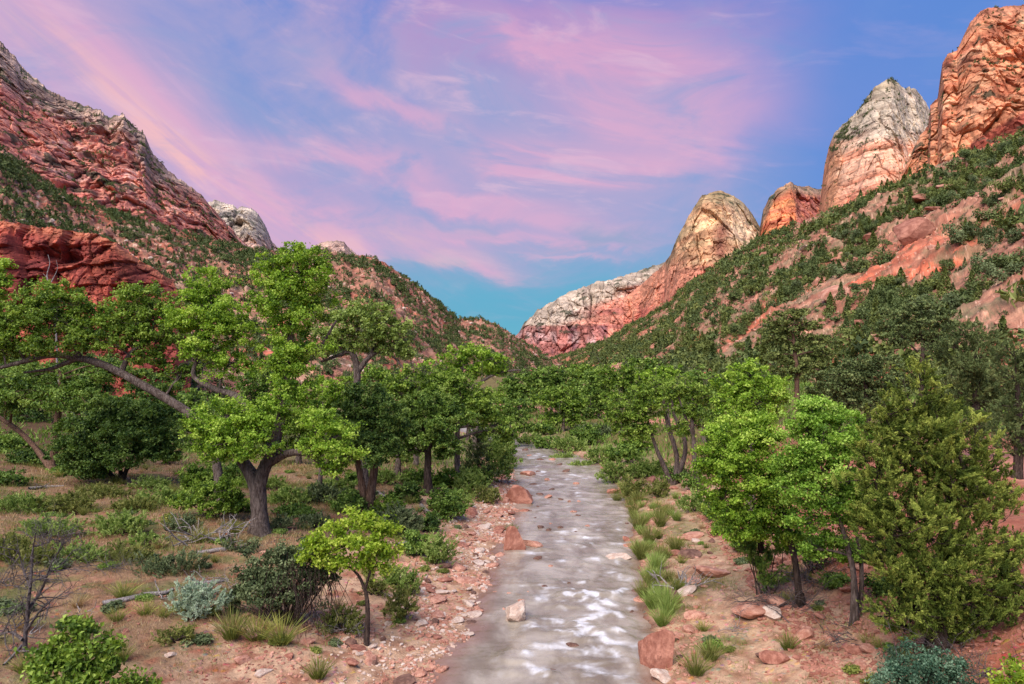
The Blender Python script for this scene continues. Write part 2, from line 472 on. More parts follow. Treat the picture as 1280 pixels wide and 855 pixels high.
for i in range(230):
    y0 = 21*(100/21)**rr2.random(); tt = rr2.uniform(.08, .97); x0 = np.interp(y0, RY, RL)*(1-tt)+np.interp(y0, RY, RR)*tt
    if tt < .3 and y0 < 36: continue
    wx = rr2.uniform(.25, 1.1)*(y0/30)**.3; ln = rr2.uniform(.35, 1.3)*(y0/30)**.5; a_ = rr2.uniform(.25, .8)
    j0, j1 = np.searchsorted(yw, [y0-5*ln, y0+1.2])
    uu = u[j0:j1]; vv = v[j0:j1]-.25*noise(uu*1.3, y0, 0, 88)
    s_ = y0-vv
    e = np.exp(-((uu-x0+.15*s_*noise(vv*.6, y0, 0, 87))/(wx*(1+.25*np.clip(s_, 0, 3))))**2)
    rif[j0:j1] += a_*e*np.where(s_ > 0, np.exp(-s_/ln), np.exp(-(s_/.13)**2))
    hump[j0:j1] += a_*e*np.exp(-((s_+.22)/.26)**2)
ZW = wave*(0.55+np.clip(band, 0, 1.2)*0.9)*near + 0.09*np.clip(band, 0, 1.3)+.11*np.clip(hump, 0, 1.2) + 0.02
foam = np.clip(band, 0, 1.5)*(0.05+1.15*np.clip(stk+0.06, 0, 1))*(.8+.2*(1-sstep(32, 42, YW))) + np.clip(rif, 0, 1.2)*(.10+.8*np.clip(stk+.18, 0, 1))*(.75+.25*(1-sstep(30, 38, YW))) + 0.55*np.clip(fbm(u*1.0, v*.9, 0, 4, 66)+.02, 0, 1)
foam = np.clip(foam*1.05, 0, .58)*sstep(-.05, .06, tw)[None, :]*(1-sstep(.96, 1.06, tw))[None, :]
m_water, t = new_mat('river_water')
fo = t.attr('foam', True); co = t.coord()
na = t.noise(t.mapping(co, (2.2, 0.8, 1)), 1.0, 6, .6, .5)
f2 = t.math('MULTIPLY', fo, t.math('ADD', .45, t.math('MULTIPLY', na, 1.1)), clamp=True)
base = t.mix(t.ramp(t.noise(t.mapping(co, (1, .6, 1)), .55, 5, .6, .5), .32, .68), lin(134, 118, 100, .8), lin(186, 172, 156, .8))
base = t.mix(t.math('MULTIPLY', t.attr('shal', True), .75), base, lin(150, 96, 78, .8))
cc = t.mix(t.ramp(f2, .12, .85), base, (0.74, 0.72, 0.74))
sm = t.noise(t.mapping(co, (1.3, 0.9, 1)), 1.6, 4, .55)
t.bsdf(cc, t.math('ADD', .22, t.math('MULTIPLY', f2, .4)), .38, t.bump(sm, .35, .12))
dlw, drw = river_d(XW, YW)
shal = np.clip(0.8*(1-sstep(-.1, 1.1, -dlw))+0.5*(1-sstep(0, .6, -drw)), 0, 1)*(1-.6*sstep(35, 60, YW))
wm = new_mesh('river', np.stack([XW, YW, ZW], -1).reshape(-1, 3), grid_faces(len(yw), nxw), m_water, True,
              attrs={'foam': foam.ravel(), 'shal': shal.ravel()})
tag(link('river', wm), 'silty shallow river with pale foam over riffles', kind='structure')


# ================================================================== lofted hills and cliffs
def loft(name, label, cols, nu, nv, mat, disp, colour, back=0.35, backz=0.45, prof=None, jag=1.5, seed=1, nback=24, kind='structure', toe=None, steep=1.0):
    """cols: (px, py_ridge, Y_ridge, py_base, Y_base). Rows run base -> ridge -> down the far side."""
    A = np.array(cols, float)
    A[:, 4] = A[:, 2]-(A[:, 2]-A[:, 4])*steep
    s = np.concatenate([[0], np.cumsum(np.hypot(np.diff(A[:, 0]), np.diff(A[:, 1])))])
    q = np.linspace(0, s[-1], nu)
    px, pyr, Yr, pyb, Yb = [np.interp(q, s, A[:, i]) for i in range(5)]
    jg = jag*(fbm(px*0.16, 1.7, 0, 3, seed)*2.2)+jag*0.9*noise(px*0.6, 5.0, 0, seed+3)
    v = np.linspace(0, 1, nv)
    pz = v if prof is None else prof(v)
    Yg = Yb[:, None]+(Yr-Yb)[:, None]*v[None, :]
    zb = CZ-(pyb-HOR)*Yb/F; zr = CZ-(pyr-HOR)*Yr/F
    if toe is not None: zb = np.full_like(zb, toe)
    Zg = zb[:, None]+(zr-zb)[:, None]*pz[None, :]+(jg*Yr/F)[:, None]*(v**14)[None, :]
    zr = zr+jg*Yr/F
    # far side
    vb = np.linspace(0, 1, nback+1)[1:]
    depth = (Yr-Yb)*back+30
    Y2 = Yr[:, None]+depth[:, None]*vb[None, :]*1.6
    Z2 = zr[:, None]-(zr-zb)[:, None]*backz*vb[None, :]**1.6
    xr = (px-640)/F
    xf = (xr*Yr)
    X2 = np.repeat(xf[:, None], nback, 1)+xr[:, None]*(Y2-Yr[:, None])
    Xg = xr[:, None]*Yg
    Xa = np.concatenate([Xg, X2], 1); Ya = np.concatenate([Yg, Y2], 1); Za = np.concatenate([Zg, Z2], 1)
    va = np.concatenate([np.repeat(v[None, :], nu, 0), 1+np.repeat(vb[None, :], nu, 0)], 1)
    Xd, Yd, Zd = disp(Xa, Ya, Za, va, px[:, None]+0*Xa)
    col = colour(Xd, Yd, Zd, va, 640+F*Xd/Yd, HOR-(Zd-CZ)*F/Yd)
    me = new_mesh(name, np.stack([Xd, Yd, Zd], -1).reshape(-1, 3), grid_faces(nu, nv+nback), mat, False,
                  cols=np.clip(col, 0.01, 0.9).reshape(-1, 3))
    if mat == rockN and name != 'red_cliff': me.polygons.foreach_set('use_smooth', np.ones(len(me.polygons), bool))
    o = tag(link(name, me), label, kind=kind)
    return o, np.stack([Xd, Yd, Zd], -1)[:, :nv]


def cliff_disp(amp, size, ledge, lsize, seed, flute=1.0, tilt=0.0, zup=0.25, dirx=0.0):
    D = np.array([dirx, -1.0, zup]); D = D/np.linalg.norm(D)
    def f(X, Y, Z, v, px):
        W = 0.40*fbm(X/size, Y/size, Z/size, 3, seed)*size
        fl = ridged((X+W)/size, Y/size*0.5, Z/(size*4.0), 3, seed+1, .5)*flute
        bl = ridged(X/(size*2.4), Y/(size*2.4), (Z+.4*X)/(size*2.4), 3, seed+2)
        zz = (Z+tilt*X+0.25*W+lsize*.7*noise(X/(size*1.2), Y/(size*2), Z/(size*2), seed+9))/lsize
        fr = zz-np.floor(zz)
        h = _hash(np.floor(zz).astype(np.int64) & 0xffffffff, np.floor(X/(size*2.5)+.8*noise(X/size, 0, Z/size, seed+8)).astype(np.int64) & 0xffffffff, np.zeros_like(Z, np.int64), seed) / 4294967295.0
        st = (sstep(0.0, 0.3, fr)-fr)*np.clip(h*2-.5, 0, 1.5)
        c1, e1 = cells((X+.25*W)/(size*.62), Y/(size*1.6), (Z+.35*X)/(size*2.0), seed+20, True)
        c2, e2 = cells((X+.2*W)/(size*.24), Y/(size*.6), (Z-.15*X)/(size*.62), seed+21, True)
        c3, e3 = cells((X+.2*W)/(size*.09), Y/(size*.25), (Z+.1*X)/(size*.13), seed+22, True)
        blk = .80*c1+.36*c2+.17*c3-.16*(1-sstep(0, .08, e1))-.08*(1-sstep(0, .10, e2))
        small = fbm(X/(size*.22), Y/(size*.22), Z/(size*.22), 5, seed+4, .6)
        d = amp*(0.55*fl+0.38*bl+.66*blk+0.12*small) + ledge*st*0.4
        d = d-np.mean(d[v <= 1])-amp*.12
        d = d*np.clip((1-v)*5, 0.16, 1)
        return X+d*D[0], Y+d*D[1], Z+d*D[2]
    return f


def strata(Z, period, seed, warp=0.0):
    zz = (Z+warp)/period
    return noise(zz, 0.3, 0, seed)*0.9+0.6*noise(zz*3.1, 4.3, 0, seed+1)+.4*noise(zz*8.3, 2.3, 0, seed+2)


def beds(c, X, Y, Z, size, seed, k=.6, tilt=.1):
    W = .10*size*fbm(X/size/2, Y/size/2, Z/size, 3, seed)
    zz = (Z+tilt*X+W)
    a = noise(X/size/2.2, Y/size/2.2, zz/(size*.16), seed+1); b = noise(X/size, Y/size, zz/(size*.06), seed+2)
    c = c*(1+.30*k*np.clip(a*1.6, -1, 1)+.18*k*np.clip(b*1.6, -1, 1))[..., None]
    ln = sstep(.30, .42, noise(X/size/1.1, Y/size, zz/(size*.09), seed+3))*sstep(-.1, .2, fbm(X/size, Y/size, Z/size, 2, seed+4))
    c = mixc(c, c*.45, ln*k*.7)
    cv, ce = cells((X+W)/size/.7, Y/size/1.5, (Z+.1*X+W)/size/2.6, seed+5)
    c = c*(1+.22*k*(cv-.5)*2)[..., None]
    c = mixc(c, c*.40, (1-sstep(.015, .07, ce))*k*.8)
    vs = sstep(.12, .36, fbm(X/(size*.28), Y/(size*.5), Z/(size*2.6), 4, seed+6))
    return mixc(c, c*np.array([.50, .46, .5]), vs*.75*k)


def veg(X, Y, Z, size, seed, lo=.22, hi=.30):
    return sstep(lo, hi, fbm(X/size, Y/size, Z/size*2.2, 4, seed))


DKV = lin(66, 70, 52)
KX = 1.0
rockF = rock_mat('rock_far', 60.0, 9.0, 0, .30)
rockM = rock_mat('rock_mid', 30.0, 5.0, .18, .32)
rockN = rock_mat('rock_near', 9.0, 1.5, .22, .38)

# --- far mesa closing the valley
def col_mesa(X, Y, Z, v, px, py):
    top = np.interp(px, [640, 700, 760, 830, 870], [385, 372, 350, 326, 300])
    rel = py-top+9*fbm(X/400, Z/120, 0, 3, 101)*2
    c = mixc(lin(222, 196, 172), lin(178, 158, 140), sstep(-.1, .35, ridged(X/160+Z/90, Z/60, 0, 4, 102)))
    low = mixc(lin(206, 136, 114), lin(176, 108, 94), sstep(-.2, .3, strata(Z, 40, 103, 8*fbm(X/300, 0, 0, 2, 3))))
    c = mixc(c, low, sstep(20, 40, rel+np.clip((px-760)*.10, -20, 20)))
    bandp = sstep(0, 4, py-405)*(1-sstep(-2, 6, py-442))*(px < 760)
    strk = sstep(-.05, .25, fbm(X/45, Z/400, 0, 4, 105))
    wht = sstep(0, 3, py-413)*(1-sstep(0, 4, py-427))*(px < 745)
    c = mixc(c, mixc(lin(158, 100, 92), lin(110, 76, 82), strk), bandp*.85)
    c = mixc(c, lin(212, 180, 174), wht*sstep(-.1, .2, fbm(X/60, Z/200, 0, 3, 108))*.6)
    cap = (1-sstep(0, 5, py-np.interp(px, [655, 700, 760, 830], [405, 360, 346, 330])))
    c = mixc(c, lin(120, 108, 92), cap*.7)
    c = beds(c, X, Y, Z, 130., 830, 0.8)
    return mixc(c, DKV, veg(X, Y, Z, 90, 106, .20, .3)*(rel < 50)*.8)
loft('far_mesa', 'distant layered mesa with pale top and rose purple base closing the canyon',
     [(628, 440, 4200, 475, 3000), (652, 410, 4100, 470, 3000), (656, 402, 4100, 470, 2950), (667, 393, 4050, 470, 2900), (672, 386, 4050, 468, 2900),
      (690, 376, 4000, 468, 2800), (712, 365, 4000, 465, 2700), (745, 352, 3950, 460, 2600), (768, 349, 3900, 455, 2500), (790, 341, 3900, 450, 2500),
      (815, 332, 3900, 445, 2450), (838, 326, 3900, 440, 2450), (880, 300, 3900, 430, 2500)],
     420, 240, rockF, cliff_disp(90, 190, 6, 48, 110, tilt=.05, dirx=-.3), col_mesa, steep=0.5, jag=1.2, seed=3)

# --- banded dome
def col_dome(X, Y, Z, v, px, py):
    s = strata(Z+0.12*X, 34, 121, 4*fbm(X/120, Y/200, 0, 3, 9))
    c = mixc(lin(214, 176, 134), lin(192, 142, 106), sstep(-.25, .35, s))
    c = mixc(c, lin(216, 196, 168), sstep(900, 930, px+20*noise(Z/60, 1, 0, 4))*.55)
    lowr = mixc(lin(208, 140, 112), lin(176, 96, 82), sstep(-.2, .3, fbm(X/60, Z/160, 0, 4, 122)))
    c = mixc(c, lowr, sstep(312, 342, py+14*fbm(X/90, Z/90, 0, 3, 123)*2))
    slot = np.exp(-((px-(902-(py-290)*.05))/10)**2)*sstep(272, 284, py)*(1-sstep(318, 330, py))
    c = mixc(c, lin(132, 78, 66), slot*.8)
    cap = 1-sstep(4, 26, py-np.interp(px, [835, 858, 880, 900, 925, 948], [318, 262, 240, 238, 252, 278])+8*noise(X/40, Z/40, 0, 6))
    c = mixc(c, lin(134, 118, 88), cap*.75)
    c = beds(c, X, Y, Z, 75., 775, 0.8)
    return mixc(c, DKV, veg(X, Y, Z, 50, 124, .16, .26)*np.clip(cap+.15*(px > 900), 0, 1)*.9)
loft('banded_dome', 'gold and cream banded sandstone dome with a dark red slot on its face',
     [(780, 372, 3300, 440, 2300), (800, 357, 3200, 430, 2200), (830, 330, 2900, 430, 1950), (838, 318, 2700, 425, 1800), (846, 298, 2620, 420, 1700), (858, 275, 2560, 410, 1600),
      (868, 258, 2530, 405, 1550), (878, 244, 2510, 400, 1500), (888, 240, 2500, 390, 1450), (902, 238, 2500, 380, 1400), (916, 244, 2510, 370, 1400),
      (930, 254, 2550, 350, 1400), (940, 266, 2600, 340, 1400), (950, 284, 2650, 330, 1400), (960, 310, 2700, 340, 1500)],
     420, 300, rockF, cliff_disp(46, 120, 3, 30, 130, flute=.9, dirx=-.3), col_dome, steep=0.38, jag=1.0, seed=4)

# --- small domed summit
def col_small(X, Y, Z, v, px, py):
    c = mixc(lin(224, 146, 100), lin(196, 112, 84), sstep(-.25, .3, strata(Z, 30, 141, 4*fbm(X/80, 0, 0, 3, 5))))
    c = mixc(c, lin(142, 84, 84), sstep(992, 998, px)*.75*sstep(-.4, .1, fbm(X/30, Z/90, 0, 3, 142)+.1))  # rock right of the summit is coloured darker and more purple
    cap = 1-sstep(4, 14, py-np.interp(px, [950, 968, 988, 1010, 1026], [280, 240, 228, 234, 236]))
    c = mixc(c, lin(140, 120, 98), cap*.8)
    c = beds(c, X, Y, Z, 60., 760, 0.7)
    return mixc(c, DKV, veg(X, Y, Z, 40, 143, .12, .2)*cap)
loft('small_dome', 'small orange sandstone dome with a darker right side behind the wooded slope',
     [(938, 300, 2750, 330, 1900), (950, 283, 2700, 330, 1850), (954, 262, 2650, 330, 1800), (962, 246, 2600, 325, 1750), (972, 236, 2580, 320, 1700), (988, 227, 2560, 310, 1650),
      (998, 233, 2620, 310, 1700), (1012, 234, 2660, 305, 1750), (1026, 236, 2700, 300, 1800), (1050, 240, 2750, 300, 1900)],
     230, 180, rockF, cliff_disp(44, 110, 6, 26, 150, dirx=-.3), col_small, steep=0.4, jag=1.2, seed=5)

# --- white pyramid peak
def col_peak(X, Y, Z, v, px, py):
    cb = strata(Z+.10*X, 20, 161, 4*fbm(X/90, Z/60, 0, 3, 162))
    wh = mixc(lin(204, 184, 162), lin(178, 156, 136), sstep(-.2, .45, cb))
    pk = mixc(lin(228, 176, 146), lin(206, 134, 104), sstep(-.25, .35, cb))
    h = (py-168)+16*fbm(X/90, Z/50, 0, 4, 163)*2
    c = mixc(wh, pk, sstep(-8, 30, h))
    c = mixc(c, lin(198, 118, 92), sstep(45, 85, h)*.55)
    c = mixc(c, lin(204, 122, 82), (1-sstep(1040, 1056, px+6*noise(Z/30, 2, 0, 8)))*sstep(165, 185, py)*.8)
    vv = veg(X, Y, Z, 34, 164, .10, .2)*(1-sstep(10, 45, h))
    edge = np.exp(-((px-np.interp(py, [98, 130, 170, 200], [1100, 1072, 1046, 1040]))/16)**2)
    cap = (1-sstep(104, 120, py+6*noise(X/20, 0, 0, 2)))
    c = mixc(c, lin(150, 132, 106), np.clip(cap+edge*.6, 0, 1)*.7)
    spots = sstep(.30, .36, fbm(X/11, Y/30, Z/7, 3, 167))
    c = beds(c, X, Y, Z, 48., 748, 0.75)
    return mixc(c, lin(72, 72, 56), np.clip(vv*(edge+.25)+spots*.5*(1-sstep(20, 60, h)), 0, 1)*.85)
wp, gW = loft('white_peak', 'pale pointed sandstone pyramid peak streaked white above pink lower walls',
     [(1016, 275, 2000, 300, 1300), (1024, 262, 1950, 300, 1250), (1027, 236, 1900, 300, 1200), (1031, 206, 1870, 300, 1150), (1036, 184, 1850, 300, 1120), (1043, 166, 1830, 300, 1100),
      (1056, 154, 1800, 295, 1060), (1073, 137, 1770, 290, 1020), (1084, 120, 1750, 285, 980), (1094, 108, 1740, 280, 950), (1104, 102, 1730, 280, 930),
      (1114, 97, 1730, 275, 920), (1124, 104, 1740, 270, 910), (1131, 112, 1760, 268, 900), (1136, 108, 1790, 265, 900), (1145, 112, 1800, 262, 890),
      (1156, 126, 1830, 260, 890), (1164, 140, 1850, 258, 890), (1175, 160, 1880, 255, 900), (1200, 190, 1900, 250, 950)],
     520, 360, rockF, cliff_disp(28, 100, 2, 20, 170, flute=1.0, tilt=.08, dirx=-.3), col_peak, steep=0.34, jag=1.2, seed=6)

# --- great orange wall on the right
def col_wall(X, Y, Z, v, px, py):
    lineb = fbm(X/130, (Z-.35*X)/34, 0, 4, 181)
    c = mixc(lin(214, 146, 108), lin(180, 104, 76), sstep(-.22, .3, lineb))
    c = mixc(c, lin(226, 174, 136), sstep(.05, .3, fbm(X/60-Z/150, Z/80, 0, 4, 182))*.8)
    c = mixc(c, lin(112, 60, 52), sstep(.12, .34, fbm(X/22, Z/170, 0, 4, 183))*.55)
    bt = np.interp(px, [1150, 1190, 1215, 1240, 1280, 1400], [250, 226, 176, 158, 136, 120])
    rel = py-bt+8*noise(X/50, Z/50, 0, 3)
    c = mixc(c, mixc(lin(152, 72, 60), lin(180, 96, 78), sstep(-.1, .2, strata(Z, 14, 184, 6*noise(X/60, 0, 0, 9)))), sstep(-3, 5, rel)*.88*sstep(1185, 1205, px))
    cap = 1-sstep(2, 22, py-np.interp(px, [1160, 1180, 1200, 1230, 1280], [150, 70, 40, 12, 4])+8*noise(X/20, Z/20, 0, 6))
    c = mixc(c, lin(150, 96, 78), cap*.6)
    c = beds(c, X, Y, Z, 46., 746, 0.9)
    return mixc(c, DKV, veg(X, Y, Z*.6, 26, 185, .25, .32)*.85)
ow, gO = loft('orange_wall', 'towering orange cliff wall with a bright red band along its foot',
     [(1128, 216, 1180, 280, 800), (1140, 190, 1180, 275, 780), (1150, 170, 1180, 270, 770), (1160, 158, 1200, 265, 750), (1163, 132, 1195, 262, 745), (1172, 122, 1190, 260, 740), (1175, 100, 1185, 258, 735),
      (1178, 78, 1180, 256, 730), (1186, 66, 1175, 254, 725), (1196, 64, 1170, 250, 720), (1203, 48, 1165, 245, 715), (1212, 30, 1160, 240, 710),
      (1224, 16, 1155, 235, 700), (1240, 9, 1150, 225, 690), (1262, 8, 1145, 215, 670), (1280, 5, 1140, 210, 660), (1330, -10, 1130, 200, 640), (1420, -40, 1100, 190, 620),
      (1600, -60, 1000, 180, 600)],
     560, 420, rockM, cliff_disp(36, 78, 1.5, 17, 190, flute=1.3, tilt=-.05, dirx=-.5), col_wall, steep=0.5, jag=1.3, seed=7)

# --- left massif
def col_left(X, Y, Z, v, px, py):
    rid = np.interp(px, [-200, 0, 40, 80, 130, 160, 185, 200, 235, 270, 300], [-60, 52, 92, 122, 140, 146, 188, 205, 228, 252, 300])
    rel = py-rid+26*fbm(X/120, Z/110, 0, 4, 201)
    cap = mixc(lin(190, 158, 138), lin(156, 126, 112), sstep(-.2, .3, fbm(X/25, Z/40, 0, 4, 202)))
    body = mixc(lin(216, 144, 120), lin(186, 112, 96), sstep(-.25, .3, fbm(X/50, Z/70, 0, 4, 203)))
    body = mixc(body, lin(230, 176, 154), sstep(.1, .32, fbm(X/28+Z/60, Z/40, 0, 4, 204))*.7)
    body = mixc(body, lin(222, 180, 166), sstep(.15, .35, fbm(X/60, Z/30, 0, 4, 206))*sstep(75, 110, rel)*.7)
    lim = np.interp(px, [-200, 0, 60, 130, 190, 230, 300], [80, 42, 28, 22, 22, 2, -10])
    c = mixc(cap, body, sstep(-10, 18, rel-lim))
    c = beds(c, X, Y, Z, 44., 744, 0.8)
    return mixc(c, DKV, veg(X, Y, Z*.7, 34, 205, .13, .24)*.85)
lm, gM = loft('left_massif', 'broad rugged mountain of rose red rock under a grey ledgy crest',
     [(-420, -120, 1000, 130, 640), (-200, -50, 1050, 160, 640), (0, 52, 1100, 215, 640), (20, 72, 1110, 230, 650), (28, 84, 1112, 235, 655), (42, 96, 1115, 240, 660), (62, 112, 1120, 250, 670), (82, 124, 1125, 262, 680),
      (100, 130, 1130, 270, 690), (125, 136, 1135, 280, 700), (136, 148, 1137, 284, 705), (142, 144, 1138, 286, 708), (155, 143, 1140, 290, 715), (168, 158, 1145, 295, 725), (181, 168, 1150, 300, 730), (188, 186, 1155, 303, 735),
      (200, 202, 1165, 308, 745), (215, 216, 1180, 314, 755), (232, 229, 1195, 320, 765), (248, 240, 1210, 325, 775), (262, 255, 1230, 330, 785), (275, 270, 1250, 333, 795),
      (290, 287, 1275, 336, 805), (305, 303, 1300, 340, 820), (330, 325, 1330, 345, 850)],
     760, 380, rockM, cliff_disp(30, 52, 2, 22, 210, flute=1.0, dirx=.25), col_left, steep=0.75, jag=1.8, seed=8)

def col_grey(X, Y, Z, v, px, py):
    c = mixc(lin(190, 172, 152), lin(146, 132, 122), sstep(-.2, .35, fbm(X/45, Z/160, 0, 4, 221)))
    c = mixc(c, lin(204, 160, 142), sstep(290, 306, py)*.6)
    c = beds(c, X, Y, Z, 60., 760, 0.9)
    return mixc(c, DKV, veg(X, Y, Z*.7, 45, 222, .2, .3)*.7)
loft('grey_dome', 'grey fluted rock dome behind the red shoulder of the left mountain',
     [(240, 262, 1950, 330, 1500), (262, 251, 1900, 330, 1450), (268, 250, 1900, 330, 1450), (280, 253, 1900, 330, 1400), (292, 256, 1900, 330, 1400), (297, 262, 1890, 330, 1400), (303, 257, 1880, 330, 1400),
      (312, 259, 1880, 330, 1400), (322, 267, 1890, 330, 1400), (330, 278, 1910, 330, 1420), (335, 290, 1930, 335, 1450), (341, 304, 1960, 340, 1500), (360, 318, 2000, 340, 1550)],
     280, 170, rockF, cliff_disp(34, 60, 9, 24, 230, flute=1.2), col_grey, jag=1.6, seed=9)
loft('grey_knob', 'small grey rock knob just topping the shrubby brown hill',
     [(370, 322, 1500, 340, 1250), (392, 309, 1500, 340, 1250), (398, 304, 1490, 340, 1220), (410, 301, 1480, 340, 1220), (420, 300, 1480, 340, 1220), (430, 302, 1490, 340, 1220), (437, 311, 1500, 340, 1250), (455, 324, 1520, 345, 1280)],
     140, 90, rockF, cliff_disp(18, 34, 6, 14, 240, flute=1.2), col_grey, jag=1.2, seed=10)


# --- talus hills
def talus_disp(amp, size, seed):
    def f(X, Y, Z, v, px):
        g = fbm(X/size, Y/size*.6, 0, 4, seed)
        gul = ridged(X/(size*.7), Y/(size*.7), 0, 4, seed+1)
        out = ridged(X/18., Y/18., Z/9., 3, seed+5)
        st = np.clip(out-0.35, 0, 1)
        rock = np.clip(fbm(X/4., Y/4., Z/4., 3, seed+2), 0, 1)
        lo = np.clip(v*6, 0.1, 1)*np.clip((1.02-v)*8, 0.12, 1)
        return X, Y, Z+lo*(amp*(g*1.1+gul*.45-.25)+7*st*np.clip(Z/80, .3, 1.2))+2.6*rock
    return f


def col_slopeR(X, Y, Z, v, px, py):
    c = mixc(lin(182, 130, 106), lin(150, 100, 80), sstep(-.2, .25, fbm(X/40, Y/60, Z/30, 4, 251)))
    c = mixc(c, lin(206, 106, 76), sstep(0.0, .18, fbm(X/60, Y/110, Z/60, 3, 252)+.20*(1-sstep(15, 80, Z)))*(1-sstep(50, 100, Z))*.9)
    c = mixc(c, lin(206, 156, 128), sstep(.05, .3, fbm(X/16, Y/22, Z/12, 4, 253))*.65)
    c = mixc(c, lin(132, 84, 68), sstep(.15, .35, ridged(X/12, Y/14, Z/7, 3, 254))*.5)
    c = mixc(c, lin(124, 116, 88), sstep(.0, .25, fbm(X/14, Y/20, Z/12, 4, 255))*.6)
    c = mixc(c, lin(92, 92, 66), sstep(.18, .3, fbm(X/4.5, Y/5, Z/3, 3, 258))*.7)
    spk = sstep(.32, .4, fbm(X/1.8, Y/2.2, Z/1.2, 2, 256))
    return mixc(c, lin(226, 182, 156), spk*.6)


def col_slopeL(X, Y, Z, v, px, py):
    c = mixc(lin(186, 130, 106), lin(156, 100, 82), sstep(-.2, .25, fbm(X/50, Y/70, Z/30, 4, 261)))
    c = mixc(c, lin(196, 162, 134), sstep(0.0, .25, fbm(X/34, Y/44, Z/22, 4, 262))*(1-sstep(380, 440, px)*.6)*.75)
    c = mixc(c, lin(196, 96, 72), sstep(.05, .28, fbm(X/40, Y/60, Z/40, 3, 263))*.6)
    c = mixc(c, lin(126, 80, 66), sstep(.2, .4, ridged(X/16, Y/20, Z/8, 3, 264))*.5)
    c = mixc(c, lin(104, 96, 72), sstep(.14, .28, fbm(X/7, Y/8, Z/5, 3, 268))*.6)
    spk = sstep(.26, .34, fbm(X/3.2, Y/4.2, Z/2.2, 2, 266))
    return mixc(c, lin(222, 192, 166), spk*.6)


def profc(v): return 0.86*v+0.14*v*v
slopeR, gR = loft('right_slope', 'long red talus slope dotted with dark pinyons on the right',
     [(1750, 120, 230, 560, 58), (1500, 130, 330, 530, 66), (1400, 140, 380, 515, 74), (1280, 166, 450, 500, 90), (1230, 186, 490, 498, 100), (1165, 210, 550, 496, 120), (1100, 238, 600, 494, 140), (1060, 256, 650, 492, 155), (1020, 270, 700, 490, 170),
      (950, 300, 820, 486, 220), (900, 330, 950, 482, 260), (870, 350, 1060, 480, 300), (840, 378, 1200, 478, 350), (800, 402, 1330, 477, 420), (760, 424, 1500, 476, 520), (720, 440, 1700, 475, 700), (690, 449, 1850, 474, 900), (640, 462, 2000, 473, 1200)],
     950, 430, rockN, talus_disp(13, 85, 270), col_slopeR, jag=2.0, seed=11, prof=profc, back=.5, backz=.15, toe=-1.0)
slopeL, gL = loft('left_slope', 'rubbly tan and red talus hills with scattered shrubs on the left',
     [(-900, 60, 300, 560, 55), (-400, 110, 420, 520, 90), (-150, 150, 470, 505, 110), (0, 184, 500, 498, 130), (50, 222, 530, 496, 145), (100, 250, 560, 494, 160), (150, 268, 590, 492, 180), (200, 285, 620, 490, 200), (250, 299, 650, 488, 230), (300, 310, 680, 486, 260), (345, 315, 690, 484, 270),
      (400, 314, 670, 482, 280), (440, 318, 690, 481, 300), (470, 323, 700, 480, 320), (500, 343, 730, 479, 335), (520, 358, 750, 478, 350), (550, 382, 800, 477, 380), (572, 398, 850, 477, 410), (600, 399, 880, 476, 450), (622, 406, 900, 476, 480), (650, 424, 950, 475, 560), (675, 440, 990, 475, 700), (695, 450, 1030, 474, 850), (725, 466, 1080, 474, 950)],
     950, 400, rockN, talus_disp(12, 80, 280), col_slopeL, jag=2.0, seed=12, prof=profc, back=.4, backz=.15, toe=-1.0)

# --- red cliff band low on the left
def disp_red(X, Y, Z, v, px):
    W = 1.6*fbm(X/9., Y/9., Z/9., 3, 290)
    c1, e1 = cells((X+W)/9., Y/14., Z/26., 31, True); c2, e2 = cells((X+W)/3.4, Y/6., (Z+.06*X)/4.2, 32, True); c3, e3 = cells((X+.5*W)/1.2, Y/3., Z/.9, 33, True)
    d = 3.0*ridged((X+W)/24., Y/40., Z/90., 2, 291)+4.6*c1+1.7*c2+.5*c3-1.4*(1-sstep(0, .05, e1))-.5*(1-sstep(0, .07, e2))
    zz = (Z+.8*W-.10*X+1.5*noise(X/40., 0, 0, 293))/6.5; fr = zz-np.floor(zz)
    hh = _hash(np.floor(zz).astype(np.int64) & 0xffffffff, np.floor((X+W)/25.).astype(np.int64) & 0xffffffff, np.zeros_like(Z, np.int64), 5)/4294967295.0
    d += 2.4*(sstep(0, .10, fr)-fr)*hh
    alc = np.exp(-((px-70)/34.)**2-((HOR-(Z-CZ)*F/Y-322)/8.)**2)
    d -= 6*alc
    k = np.clip((v-.05)*6, 0, 1)*np.where(v > 1, .3, 1)
    return X, Y-d*k, Z+np.where(v < .3, 1.5*fbm(X/3., Y/3., 0, 3, 299), 0)+np.where(v > .97, .8*fbm(X/5, Y/5, 0, 3, 296), 0)
def prof_red(v): return np.interp(v, [0, .22, .30, 1], [0, .20, .28, 1])
def col_redc(X, Y, Z, v, px, py):
    c = mixc(lin(172, 88, 70), lin(142, 68, 58), sstep(-.2, .25, fbm(X/14, Z/30, 0, 4, 301)))
    c = mixc(c, lin(92, 40, 42), sstep(.02, .25, fbm(X/4., Z/28., 0, 4, 302))*.7)
    c = mixc(c, lin(186, 104, 80), sstep(.12, .3, fbm(X/8., Z/9., 0, 4, 303))*.6)
    top = sstep(.93, .99, v)
    c = beds(c, X, Y, Z, 8., 708, 0.9)
    return mixc(c, lin(186, 116, 88), top*.8)
def red_cols():
    out = []
    for px, pt in ((-500, 225), (-150, 262), (0, 277), (60, 284), (120, 293), (145, 303), (165, 314), (185, 330), (200, 338), (215, 350), (225, 364), (232, 392), (240, 430)):
        out.append((px, pt, 192+max(0, px-150)*.12, 455, 172))
    return out
